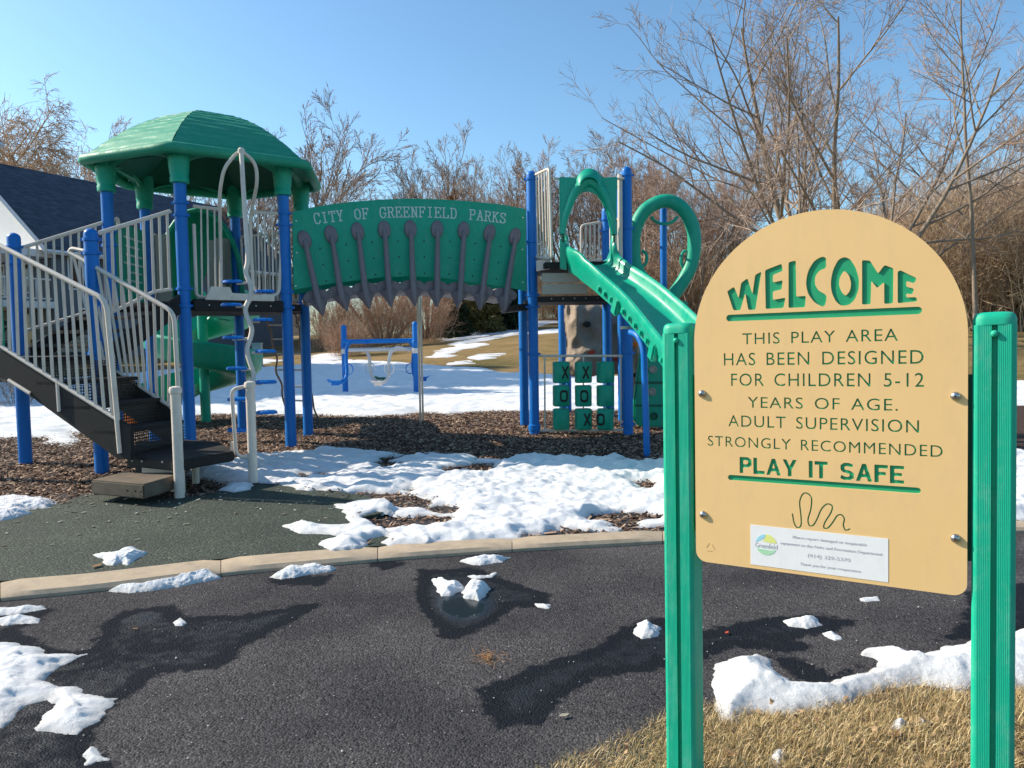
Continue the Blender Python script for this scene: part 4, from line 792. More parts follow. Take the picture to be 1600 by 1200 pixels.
# treads and perforated risers
nst = 4; zd = 0.31
for i in range(nst):
    t0 = i/nst; t1 = (i+1)/nst
    z0 = zd+(LZ-zd)*(i)/nst; z1 = zd+(LZ-zd)*(i+1)/nst
    a0 = N0+(LN-N0)*t0; a1 = N0+(LN-N0)*t1; b0_ = R0+(Fp-R0)*t0; b1_ = R0+(Fp-R0)*t1
    if i < nst-1: MB().prism([(*a0, z1-0.035), (*b0_, z1-0.035), (*b1_, z1-0.035), (*a1, z1-0.035)], (0, 0, 0.035)).build('tread', M['black'], stairs, bevel=0.005)
    me = bpy.data.meshes.new('riser'); P4 = [(*a0, z0), (*b0_, z0), (*b0_, z1-0.04), (*a0, z1-0.04)]; me.from_pydata(P4, [], [(0, 1, 2, 3)]); uv = me.uv_layers.new(name='UVMap'); wl = np.linalg.norm(b0_-a0)
    for li, c in enumerate(((0, 0), (wl, 0), (wl, z1-z0-.04), (0, z1-z0-.04))): uv.data[li].uv = c
    me.update(); link('perforated_riser', me, M['perf'], stairs)
    # perforated infill behind the near rail
# near rail
def slope_rail(fn, TA, TB, BA, BB, tail, nb, name='handrail'):
    f = tube(name, bend([fn(*TA), fn(*TB), fn(*tail)], 0.10), 0.021, M['tan'], stairs, 10)
    f2 = tube('bottom_rail', [fn(*BA), fn(*BB)], 0.018, M['tan'], stairs, 8)
    for k in range(nb):
        t = (k+0.5)/nb; a = [TA[0]+(TB[0]-TA[0])*t, TA[1]+(TB[1]-TA[1])*t]; b = [BA[0]+(BB[0]-BA[0])*t, BA[1]+(BB[1]-BA[1])*t]
        tube('baluster', [fn(*b), fn(*a)], 0.0145, M['tan'], f, 6)
    return f
slope_rail(nV, (-45, 361), (166, 469), (-45, 512), (183, 655), (188, 708), 17)
tube('rail_leg', [nV(90, 594), nV(93, 643)], 0.018, M['tan'], stairs, 8)
slope_rail(fV, (108, 394), (272, 488), (150, 560), (268, 636), (283, 690), 13)
tube('rail_arm', bend([fV(108, 394), fV(112, 388), fV(132, 392)], 0.03), 0.018, M['tan'], stairs, 8)
# second flight: rails along F-P1' and E-P0'
g1 = lambda x, y: VP(x, y, Fp, HX[1]); g2 = lambda x, y: VP(x, y, Ep, HX[0])
zb = DZ
s2 = []
for P, Q in ((Fp, HX[1]), (Ep, HX[0])):
    d = Q-P; s2.append([(*(P+d*0.10), LZ-0.12), (*(P+d*0.92), zb-0.14), (*(P+d*0.92), zb+0.06), (*(P+d*0.10), LZ+0.09)])
    MB().prism(s2[-1], (0.03, 0.01, 0)).build('upper_stringer', M['black'], stairs, bevel=0.004)
for i in range(4):
    t = 0.1+0.2*i; z = LZ+(zb-LZ)*(i+0.6)/4; a, b = Fp+(HX[1]-Fp)*t, Ep+(HX[0]-Ep)*t; a2, b2 = Fp+(HX[1]-Fp)*(t+.21), Ep+(HX[0]-Ep)*(t+.21)
    MB().prism([(*a, z), (*b, z), (*b2, z), (*a2, z)], (0, 0, 0.035)).build('upper_tread', M['black'], stairs, bevel=0.004)
def up_rail(fn, TA, TB, BA, BB, nb):
    f = tube('upper_handrail', [fn(*TA), fn(*TB)], 0.021, M['tan'], stairs, 10); tube('upper_bottom_rail', bend([fn(*p) for p in BB], 0.08) if isinstance(BB, list) else [fn(*BA), fn(*BB)], 0.018, M['tan'], stairs, 8)
    bl = BB if isinstance(BB, list) else [BA, BB]
    for k in range(nb):
        xt = TA[0]+(TB[0]-TA[0])*(k+0.6)/nb; xb = xt+4; yb = float(np.interp(xb, [p[0] for p in bl], [p[1] for p in bl])); tube('baluster', [fn(xb, yb), fn(xt, TA[1]+(TB[1]-TA[1])*(k+0.6)/nb)], 0.0145, M['tan'], f, 6)
up_rail(g1, (155, 364), (266, 330), (160, 494), [(160, 494), (183, 484), (228, 462), (240, 456), (268, 452)], 9)
up_rail(g2, (37, 386), (180, 342), (40, 517), (170, 478), 11)
tube('rail_arm', bend([g2(180, 342), g2(184, 342), g2(185, 352)], 0.02), 0.021, M['tan'], stairs, 8)
# green barrier at the landing's near side
MB().box((*(LN+(Lfar-LN)*0.50), 1.62), (1.14, 0.02, 0.85), ax=((*((Lfar-LN)/np.linalg.norm(Lfar-LN)), 0), (*(np.array([(Lfar-LN)[1], -(Lfar-LN)[0]])/np.linalg.norm(Lfar-LN)), 0), (0, 0, 1))).build('green_barrier', M['green'], stairs, bevel=0.006)

# ------------------------------------------------------------------ transfer station
ts = thing('transfer_platform', 'low dark transfer platform with one step and tan grab posts', 'platform', (-2.9, 6.3, 0))
TZ = 0.285
top = [G(x, y, TZ) for x, y in [(198, 713), (274, 720), (288, 718), (366, 705), (345, 691), (283, 686), (215, 690)]]
MB().prism([p-np.array([0, 0, 0.085]) for p in top], (0, 0, 0.085)).build('platform_top', M['black'], ts, bevel=0.012)
for x, y in [(207, 727), (222, 728), (254, 729)]:
    p = AY(x, y-7, top[0][1]-0.004-(top[0][1]-top[1][1])*(x-198)/76); MB().lathe(p, [(0.009, 0), (0.008, 0.004), (0.003, 0.007)], 10, ax=((1, 0, 0), (0, 0, 1), (0, -1, 0))).build('bolt', M['screw'], ts, True)
a, b = G(207, 752, 0.12), G(272, 757, 0.12)
P0 = G(207, 755, 0.1); P1_ = G(272, 762, 0.1)
MB().prism([(top[0][0]+0.06, top[0][1]+0.12, 0.0), (top[1][0]-0.01, top[1][1]+0.14, 0.0), (top[1][0]-0.01, top[1][1]+0.14, 0.205), (top[0][0]+0.06, top[0][1]+0.12, 0.205)], (0.01, 0.02, 0)).build('riser_panel', M['tan'], ts)
MB().prism([(p[0]*.3+top[6][0]*.7, p[1]*.3+top[6][1]*.7, -0.05) for p in top], (0, 0, 0.25)).build('support_box', M['black'], ts)
stp = [G(x, y, 0.17) for x, y in [(142, 744), (222, 757), (272, 744), (274, 738), (210, 737)]]
stp = [G(141, 750, 0.17), G(224, 757, 0.17), G(273, 743, 0.17), G(272, 738, 0.17), G(190, 738, 0.17)]
MB().prism([p-np.array([0, 0, 0.11]) for p in stp], (0, 0, 0.11)).build('step', M['brown_step'], ts, bevel=0.01)
for x, y in [(200, 769), (212, 769), (220, 770)]:
    t = (x-142)/82; p = stp[0]*(1-t)+stp[1]*t-np.array([0, 0.006, 0.055]); MB().lathe(p, [(0.007, 0), (0.006, 0.004)], 8, ax=((1, 0, 0), (0, 0, 1), (0, -1, 0))).build('bolt', M['dark'], ts)
for bx, by, tx, ty in ((281, 778, 272, 605), (396, 755, 388, 597)):
    p = G(bx, by, 0); zt = AY(tx, ty, p[1])[2]; o = MB().lathe((p[0], p[1], -0.05), [(0.038, 0), (0.038, zt-0.0), (0.046, zt+0.004), (0.049, zt+0.03), (0.042, zt+0.05), (0.015, zt+0.058)], 20).build('grab_post', M['tan'], ts, True)
p = G(396, 755, 0); hl = [np.array([p[0]-0.03, p[1], 0.83]), np.array([p[0]-0.15, p[1]-0.02, 0.81]), np.array([p[0]-0.13, p[1]-0.02, 0.24]), np.array([p[0]-0.02, p[1], 0.22])]
tube('grab_loop', bend(hl, 0.09), 0.016, M['tan'], ts, 8)
MB().box((p[0]-0.17, p[1]+0.02, 0.31), (0.03, 0.05, 0.10)).build('bracket', M['tan'], ts, bevel=0.005)
tube('rear_post', [G(283, 764, 0)+np.array([0.02, 0.25, 0]), G(283, 764, 0)+np.array([0.02, 0.25, 0.205])], 0.03, M['tan'], ts, 10)

# ------------------------------------------------------------------ pod climber (wavy mast with blue steps)
pc = thing('pod_step_climber', 'wavy tan climbing pole with blue step pads in front of the covered tower', 'climber', (-2.75, 7.5, 0))
def CL(x, y):                             # leaning plane, from the hoop down to the ground
    t = (y-232)/(735-232); Y = 8.02-0.95*t; return AY(x, y, Y)
wav = [(377, 236), (380, 290), (384, 350), (387, 405), (384, 425), (391, 445), (392, 462), (384, 480), (385, 492), (393, 512), (392, 525), (386, 545), (389, 562), (396, 585), (393, 610), (396, 640), (394, 670), (397, 700), (395, 735)]
tube('mast', curve_pts([CL(*p) for p in wav], 5), 0.024, M['tan'], pc, 12)
MB().lathe(CL(377, 234), [(0.02, -0.05), (0.034, -0.04), (0.036, 0.0), (0.02, 0.02)], 14).build('mast_collar', M['tan'], pc, True)
def pad(x, y, s, w_=24):
    a = CL(x, y); mb = MB(); c = a+np.array([s*0.14, -0.02, 0.0])
    rows = []
    for rr, h in ((0.02, 0.026), (0.08, 0.026), (0.098, 0.018), (0.104, 0.0), (0.09, -0.006)):
        rows.append([(c[0]+rr*math.cos(t), c[1]+rr*0.8*math.sin(t), c[2]+h+(0.004 if k % 2 else 0)) for k, t in enumerate(np.linspace(0, 2*math.pi, 21)[:-1])])
    mb.strip(rows, closed_u=True); mb.f.append(tuple(range(20))); o = mb.build('step_pad', M['blue'], pc, True); tube('pad_arm', [a, a+np.array([s*0.10, -0.01, -0.006])], 0.013, M['tan'], o, 8)
for x, y, s in ((386, 442, -1), (393, 458, 1), (385, 478, -1), (390, 502, 1), (388, 529, -1), (394, 551, 1), (394, 577, -1), (394, 599, 1), (396, 625, -1), (395, 646, 1), (396, 673, -1)): pad(x, y, s)

# wavy ladder at the back of the tower
wl = thing('wavy_ladder', 'thin wavy brown ladder hanging at the back of the covered tower', 'climber', (-3.0, 10.3, 0))
M['rung_brown'] = mat('brown_rail', (0.22, 0.15, 0.10), 0.4, (0.30, 0.21, 0.15), 9, 0.6)
LA = lambda x, y: AY(x, y, 10.15+0.9*(y-480)/175)
l1 = [(413, 481), (417, 492), (418, 505), (424, 520), (426, 540), (433, 560), (431, 580), (440, 600), (441, 618), (447, 640), (449, 658)]; l2 = [(460, 480), (464, 500), (469, 520), (468, 540), (474, 560), (480, 580), (483, 600), (488, 620), (491, 640), (499, 656)]
tube('side_rail', curve_pts([LA(*p) for p in l1], 4), 0.014, M['rung_brown'], wl, 8); tube('side_rail', curve_pts([LA(*p) for p in l2], 4), 0.014, M['rung_brown'], wl, 8)
for y in (508, 530, 553, 578, 604, 626, 648):
    x1_ = np.interp(y, [p[1] for p in l1], [p[0] for p in l1]); x2_ = np.interp(y, [p[1] for p in l2], [p[0] for p in l2]); tube('rung', [LA(x1_, y), LA(x2_, y)], 0.012, M['tan'], wl, 8)

# ------------------------------------------------------------------ spiral slide
spn = np.array([-4.78, 11.73]); ss = thing('spiral_slide', 'green spiral slide winding round its own pole behind the covered tower', 'slide', (*spn, 0))
post('centre_pole', spn[0], spn[1], -0.1, 2.0, ss, 0.075, 'green')
rows = []; prof = [(-0.33, 0.20), (-0.30, 0.235), (-0.265, 0.20), (-0.25, 0.08), (-0.17, 0.0), (0, -0.03), (0.17, 0.0), (0.27, 0.09), (0.32, 0.30), (0.345, 0.335), (0.38, 0.30), (0.345, 0.08), (0.2, -0.05), (0, -0.08), (-0.2, -0.05), (-0.31, 0.06)]
Rs = 0.50
for t in np.linspace(0, 1, 90):
    th = R(-20)+t*R(560); z = 1.62-1.30*t; c, s = math.cos(th), math.sin(th); rows.append([(spn[0]+(Rs+q)*c, spn[1]+(Rs+q)*s, z+h) for q, h in prof])
th = R(-20)+R(560); c, s = math.cos(th), math.sin(th); tx, ty = -s, c
for k in range(1, 6): rows.append([(spn[0]+(Rs+q)*c+tx*0.16*k, spn[1]+(Rs+q)*s+ty*0.16*k, 0.32-0.01*k+h*(1-0.05*k)) for q, h in prof])
MB().strip(rows, closed_u=True).build('chute', M['green'], ss, True)
a = np.array([-4.28, 11.5]); b = np.array([-4.12, 10.05]); rows = []
for t in np.linspace(0, 1, 8):
    p = b+(a-b)*t; d = (a-b)/np.linalg.norm(a-b); nn = np.array([d[1], -d[0]]); rows.append([(*(p+nn*q), 1.68-0.05*t+h) for q, h in prof])
MB().strip(rows, closed_u=True).build('entry_chute', M['green'], ss, True)
rows = []
for t in np.linspace(0, math.pi/2, 9):
    rr = 0.55*math.cos(t*0.8); yy = 0.5*math.sin(t); rows.append([(b[0]-0.03+rr*math.cos(a_), b[1]+0.12+yy, 1.95+rr*1.9*math.sin(a_)*0.95) for a_ in np.linspace(-0.25, math.pi+0.25, 17)])
MB().strip(rows).build('hood', M['green'], ss, True)
tube('hood_rim', [(b[0]-0.03+0.56*math.cos(a_), b[1]+0.12, 1.95+1.02*math.sin(a_)) for a_ in np.linspace(-0.25, math.pi+0.25, 21)], 0.035, M['green'], ss, 10)
MB().lathe((-5.55, 10.9, 0.0), [(0.0, 0), (0.13, 0.05), (0.18, 0.16), (0.15, 0.27), (0.06, 0.33)], 16).build('orange_ball', M['orange'], None, True)
tag(bpy.data.objects['orange_ball'], 'orange ball lying behind the lower stair rail', 'ball')

# ------------------------------------------------------------------ arched bridge
C_ = np.array([0.28, 9.65]); Bp = HX[2]; bd = (C_-Bp)/np.linalg.norm(C_-Bp); bn = np.array([bd[1], -bd[0]])   # bn points to the viewer
PA, PB = Bp+bn*0.0, C_+bn*0.0
bV = lambda x, y, off=0.0: VP(x, y, PA+bn*off, PB+bn*off)
br = thing('arched_bridge', 'arched play bridge with green side panels and grey spear shaped plank ends', 'bridge', (*((Bp+C_)/2), 0))
pl = [(457, 331), (500, 322), (545, 316), (590, 312.5), (640, 310.5), (690, 312), (735, 315), (780, 319.5), (821, 327), (822, 455), (790, 449), (760, 444.5), (729, 440.5), (685, 434), (640, 432), (590, 434), (545, 440), (500, 446), (459, 453)]
pan = [bV(*p) for p in pl]; n3 = np.array([*bn, 0]); pn = MB().prism(pan, n3*0.02).build('front_panel', M['green'], br, bevel=0.003)
MB().prism([p-n3*0.95 for p in pan], n3*0.02).build('rear_panel', M['green'], br, bevel=0.003)
# slab serif lettering
SER = {'C': [[(4.6, 5.2), (4.3, 6.4), (3.2, 7), (1.8, 7), (.7, 6), (.4, 4.6), (.4, 2.4), (.7, 1), (1.8, 0), (3.2, 0), (4.4, .8), (4.7, 1.8)], [(4.6, 5), (4.6, 7)]],
       'I': [[(2.5, 0), (2.5, 7)], [(1.2, 0), (3.8, 0)], [(1.2, 7), (3.8, 7)]], 'T': [[(2.5, 0), (2.5, 7)], [(1.4, 0), (3.6, 0)], [(.2, 7), (4.8, 7)], [(.2, 5.5), (.2, 7)], [(4.8, 5.5), (4.8, 7)]],
       'Y': [[(2.5, 0), (2.5, 3)], [(2.5, 3), (.6, 7)], [(2.5, 3), (4.4, 7)], [(1.4, 0), (3.6, 0)], [(-.1, 7), (1.5, 7)], [(3.5, 7), (5.1, 7)]],
       'O': [[(2.5, 0), (1.2, .5), (.4, 2), (.4, 5), (1.2, 6.5), (2.5, 7), (3.8, 6.5), (4.6, 5), (4.6, 2), (3.8, .5), (2.5, 0)]],
       'F': [[(1, 0), (1, 7)], [(0, 7), (4.7, 7)], [(4.7, 5.6), (4.7, 7)], [(1, 3.6), (3.4, 3.6)], [(3.4, 2.8), (3.4, 4.4)], [(0, 0), (2.3, 0)]],
       'G': [[(4.6, 5.2), (4.3, 6.4), (3.2, 7), (1.8, 7), (.7, 6), (.4, 4.6), (.4, 2.4), (.7, 1), (1.8, 0), (3.2, 0), (4.4, .8), (4.5, 3)], [(4.6, 5), (4.6, 7)], [(3.0, 3), (5.1, 3)]],
       'R': [[(1, 0), (1, 7)], [(0, 7), (3.3, 7), (4.4, 6.2), (4.4, 4.6), (3.3, 3.7), (1, 3.7)], [(0, 0), (2.1, 0)], [(3, 3.7), (4.5, 0)], [(4.2, 0), (5.3, 0)]],
       'E': [[(1, 0), (1, 7)], [(0, 7), (4.6, 7)], [(4.6, 5.6), (4.6, 7)], [(1, 3.6), (3.2, 3.6)], [(3.2, 2.8), (3.2, 4.4)], [(0, 0), (4.7, 0)], [(4.7, 0), (4.7, 1.5)]],
       'N': [[(1, 0), (1, 7)], [(4.2, 0), (4.2, 7)], [(1, 7), (4.2, 0)], [(0, 0), (2, 0)], [(0, 7), (1.3, 7)], [(3.3, 7), (5.1, 7)]],
       'L': [[(1, 0), (1, 7)], [(0, 7), (2, 7)], [(0, 0), (4.6, 0)], [(4.6, 0), (4.6, 1.7)]],
       'D': [[(1, 0), (1, 7)], [(0, 7), (2.8, 7), (4.1, 6.2), (4.6, 4.8), (4.6, 2.2), (4.1, .8), (2.8, 0), (0, 0)]],
       'P': [[(1, 0), (1, 7)], [(0, 7), (3.4, 7), (4.5, 6.2), (4.5, 4.4), (3.4, 3.5), (1, 3.5)], [(0, 0), (2.2, 0)]],
       'A': [[(2.5, 7), (.6, 0)], [(2.5, 7), (4.4, 0)], [(1.4, 2.5), (3.6, 2.5)], [(-.1, 0), (1.5, 0)], [(3.5, 0), (5.1, 0)], [(1.7, 7), (2.7, 7)]],
       'K': [[(1, 0), (1, 7)], [(4.2, 7), (1, 3)], [(2.2, 4.2), (4.4, 0)], [(0, 0), (2, 0)], [(0, 7), (2, 7)], [(3.4, 7), (5, 7)], [(3.7, 0), (5.2, 0)]],
       'S': [[(4.2, 5.4), (3.9, 6.5), (2.9, 7), (1.8, 7), (.7, 6.2), (.7, 4.9), (1.8, 4), (3.3, 3.2), (4.4, 2.3), (4.4, .9), (3.3, 0), (1.9, 0), (.9, .6), (.6, 1.7)], [(4.3, 5.2), (4.3, 7)], [(.5, 0), (.5, 1.8)]]}
def letters(word, x0, x1):
    n_ = len(word); st = (x1-x0)/n_
    for i, ch in enumerate(word):
        xc = x0+st*(i+0.5); base = lambda x: 339.4+((x-645)/150.0)**2*10.6
        c0 = bV(xc, base(xc)); c1 = bV(xc+4, base(xc+4)); ux = c1-c0; ux /= np.linalg.norm(ux); uz = np.cross(np.array([*bn, 0]), ux); uz = uz if uz[2] > 0 else -uz
        hh = 0.118; ww = np.linalg.norm(bV(xc+st*0.80, base(xc))-bV(xc, base(xc))); mb = MB(); q = 0
        for s in SER[ch]:
            for p0, p1 in zip(s[:-1], s[1:]):
                a = c0+ux*((p0[0]-2.5)/5*ww)+uz*(p0[1]/7*hh); b = c0+ux*((p1[0]-2.5)/5*ww)+uz*(p1[1]/7*hh); t = b-a; L_ = np.linalg.norm(t); t /= L_; sdv = np.cross(np.array([*bn, 0]), t)
                q += 1; dep = 0.0008+0.00007*q; mb.box((a+b)/2+n3*(0.0202+dep/2), (L_+0.011, 0.0135 if abs(t@uz) > 0.5 else 0.0105, dep), ax=(t, sdv, n3))
        mb.build('letter', M['letter'], pn)
letters('CITY', 491, 538); letters('OF', 553.5, 577.5); letters('GREENFIELD', 592.5, 714); letters('PARKS', 731.5, 790.5)
z6 = lambda x, y: (x/3.81+440, y/3.81+290)
tops = [(137, 322), (295, 292), (453, 273), (611, 262), (767, 259), (925, 260), (1083, 266), (1237, 282), (1388, 303)]; tips = [(248, 775), (392, 748), (524, 735), (653, 723), (795, 718), (925, 724), (1048, 730), (1182, 742), (1322, 762)]
mids = [(213, 662), (352, 636), (497, 618), (638, 606), (783, 602), (925, 606), (1064, 614), (1196, 630), (1338, 648)]
for k in range(9):
    T = bV(*z6(*tops[k]), 0.03); Mi = bV(*z6(*mids[k]), 0.13); Tp = bV(*z6(*tips[k]), 0.16)
    ax3 = (Mi-T)/np.linalg.norm(Mi-T); pth = [T+ax3*0.02+n3*0.030, T+ax3*0.12+n3*0.045, (T+Mi)/2+n3*0.02, Mi+n3*0.015, Mi+(Tp-Mi)*0.45+n3*0.012]
    o = MB().tube(curve_pts(pth, 4), list(np.linspace(0.023, 0.039, 13))+[0.038, 0.034, 0.03, 0.024], 14).build('spear_tube', M['grey'], br, True)
    rows = []
    e1 = np.array([*bd, 0]); e2 = ax3
    for rr, h in ((0.089, 0.0), (0.088, 0.022), (0.078, 0.035), (0.03, 0.04)): rows.append([T-n3*0.01+n3*h+(e1*math.cos(a_)*0.85+e2*math.sin(a_)*1.28)*rr for a_ in np.linspace(0, 2*math.pi, 25)[:-1]])
    mb = MB().strip(rows, closed_u=True); mb.f.append(tuple(range(72, 96))); mb.build('disc', M['grey'], o, True)
    # plank with lozenge shaped end
    hw = 0.155; c = Mi-n3*0.05; dz = np.array([0, 0, 1.0]); sl_ = -(k-4)*0.028
    ex_ = np.array([*(bd*math.cos(sl_)), -math.sin(sl_)*-1 if False else math.sin(sl_)]); ez_ = np.array([*(-bd*math.sin(sl_)), math.cos(sl_)])
    loz = [c+ex_*x+ez_*z for x, z in ((-hw, 0.03), (-hw*.62, 0.075), (0, 0.09), (hw*.62, 0.075), (hw, 0.03), (hw, -0.025), (hw*.7, -0.06), (0, -0.05), (-hw*.7, -0.06), (-hw, -0.025))]
    MB().prism(loz, -n3*0.90).build('plank', M['grey'], br, bevel=0.01)
    # pointed foot
    rows = []
    for t, wv, dp in ((0.0, 0.105, 0.05), (0.25, 0.095, 0.05), (0.5, 0.06, 0.042), (0.75, 0.035, 0.032), (1.0, 0.010, 0.010)):
        p = Mi-ez_*0.03+(Tp-Mi+ez_*0.03)*t; rows.append([p+ex_*x*wv+n3*y*dp for x, y in ((-1, -1), (-.5, 0.1), (-.25, 0.9), (0, 1), (.25, 0.9), (.5, 0.1), (1, -1), (0, -0.6))])
    mb = MB().strip(rows, closed_u=True); mb.f.append(tuple(range(7, -1, -1))); mb.f.append(tuple(len(mb.v)-8+i for i in range(8))); mb.build('spear_tip', M['grey'], o, True)
mb = MB()
for k in range(8):
    for f in (0.20, 0.48, 0.76):
        a = np.array(z6(*tops[k])); b = np.array(z6(*tops[k+1])); c = np.array(z6(*mids[k])); d = np.array(z6(*mids[k+1])); p = (a+b)/2*(1-f)+(c+d)/2*f; q = bV(*p, 0.0205)
        mb.lathe(q, [(0.010, 0.0), (0.009, 0.003)], 8, ax=(e1, (0, 0, 1), n3))
mb.build('slot', M['dark'], pn)
for x, y in ((463, 345), (464, 395), (462, 447), (817, 340), (816, 390), (817, 441)): MB().lathe(bV(x, y, 0.02), [(0.010, 0), (0.008, 0.005)], 10, ax=(e1, (0, 0, 1), n3)).build('bolt', M['screw'], pn)
for A, s in ((Bp, 1), (C_, -1)): MB().box((*(A+bd*s*0.10-bn*0.50), DZ-0.06), (0.13, 0.85, 0.08), ax=((*bd, 0), (*bn, 0), (0, 0, 1))).build('end_bracket', M['black'], br, bevel=0.006)

# thin sliding poles under the bridge
fp = thing('steel_pole', 'slim pair of upright steel poles standing below the middle of the bridge', 'pole', (-1.37, 11.1, 0))
for (bx, by), (tx, ty), r_ in (((657, 659), (652, 440), 0.016), ((661, 655), (657, 440), 0.016)):
    p = G(bx, by, 0); tube('pole_tube', [p-np.array([0, 0, 0.05]), (p[0], p[1], AY(tx, ty, p[1])[2])], r_, M['steel'], fp, 10)
tube('pole_tie', [G(657, 659, 0)+np.array([0, 0, 2.02]), G(657, 659, 0)+np.array([0.3, -0.6, 2.05])], 0.012, M['steel'], fp, 8)

# ------------------------------------------------------------------ slide tower
st = thing('slide_tower', 'square play tower on tall blue posts with tan rails at the right', 'play tower', (0.9, 10.1, 0))
Cp, Dp, BL, BR = np.array([0.28, 9.65]), np.array([1.46, 9.5]), np.array([0.17, 10.6]), np.array([1.36, 10.75])
post('post', *Cp, -0.1, 3.30, st); post('post', *Dp, -0.1, 3.30, st); post('post', *BL, -0.1, 3.0, st); post('post', *BR, -0.1, 3.02, st)
G1 = AY(879, 560, 11.9); G2 = AY(888, 560, 12.4); D2 = AY(971, 400, 11.0)
post('rear_post', G1[0], G1[1], -0.1, 1.75, st, 0.06); post('rear_post', G2[0], G2[1], -0.1, 1.75, st, 0.045); post('rear_post', D2[0], D2[1], -0.1, 3.35, st); post('rear_post', D2[0]-0.1, 11.6, -0.1, 1.75, st)
for p, zs in ((Cp, (3.20, 2.42, 1.75, 1.60, 1.0)), (Dp, (3.2, 2.55, 1.72, 1.0, 0.1)), (BR, (2.85, 2.7)), (BL, (2.4,))):
    for z in zs: clamp(*p, z, st)
MB().lathe((*Cp, 0.02), [(0.075, 0), (0.078, 0.02), (0.078, 0.07), (0.066, 0.08)], 18).build('base_collar', M['blue'], st, True)
MB().prism([(*Cp, 1.66), (*Dp, 1.66), (*BR, 1.66), (*BL, 1.66)], (0, 0, 0.06)).build('lower_deck', M['black'], st, bevel=0.006)
MB().prism([(Cp[0]+.09, Cp[1]-.02, 2.05), (Dp[0]-.08, Dp[1]-.02, 2.05), (Dp[0]-.08, BR[1]-.2, 2.05), (Cp[0]+.08, BL[1]-.2, 2.05)], (0, 0, 0.07)).build('upper_deck', M['black'], st, bevel=0.006)
MB().prism([(0.42, 9.22, 2.05), (1.42, 9.22, 2.05), (1.38, 9.60, 2.05), (0.38, 9.64, 2.05)], (0, 0, 0.07)).build('slide_deck', M['black'], st, bevel=0.006)
for i, (y0_, y1_) in enumerate(((443, 460), (426, 442))):
    a = AY(847, y1_, 9.3); b = AY(918 if i == 0 else 905, y0_, 9.3); MB().box(((a[0]+b[0])/2, 9.32-0.004*i, (a[2]+b[2])/2), (b[0]-a[0], 0.03, b[2]-a[2])).build('closure_panel', M['tan_dk'], st, bevel=0.004)
MB().box((0.95, 9.30, 1.675), (1.25, 0.05, 0.07)).build('front_beam', M['black'], st, bevel=0.004)
for k in range(7): MB().lathe((0.5+0.14*k, 9.273, 1.68), [(0.008, 0), (0.006, 0.005)], 8, ax=((1, 0, 0), (0, 0, 1), (0, -1, 0))).build('bolt', M['screw'], st)
a = AY(838, 424, 9.45); MB().prism([AY(838, 424, 9.45), AY(860, 420, 9.3), AY(860, 404, 9.3), AY(838, 407, 9.45)], (0, 0.05, 0)).build('corner_plate', M['tan'], st, bevel=0.005)
# barrier next to post C
qa = np.array([0.33, 9.62]); qb = np.array([0.52, 9.05]); V_ = lambda x, y: VP(x, y, qa, qb)
f = tube('guard_rail', rround3([V_(833, 275), V_(858, 263), V_(862, 404), V_(837, 402)], 0.06), 0.017, M['tan'], st, 8, closed=True)
for x in (837.5, 842, 846.5, 851, 855): tube('baluster', [V_(x+3, 403), V_(x, 271-(x-833)*0.35)], 0.010, M['tan'], f, 6)
# back railing
f = railing('guard_rail', st, AY(908, 352, 10.75), AY(943, 346, 10.75), AY(908, 408, 10.75), AY(943, 406, 10.75), 4)
f = railing('guard_rail', st, (1.44, 9.7, 2.75), (1.40, 10.6, 2.75), (1.44, 9.7, 1.85), (1.40, 10.6, 1.85), 5)
tube('top_rail', [AY(865, 279, 9.3), AY(975, 279, 9.4)], 0.016, M['tan'], st, 8); tube('tan_post', [(1.37, 9.45, 1.75), (1.37, 9.45, 3.2)], 0.03, M['tan'], st, 10)

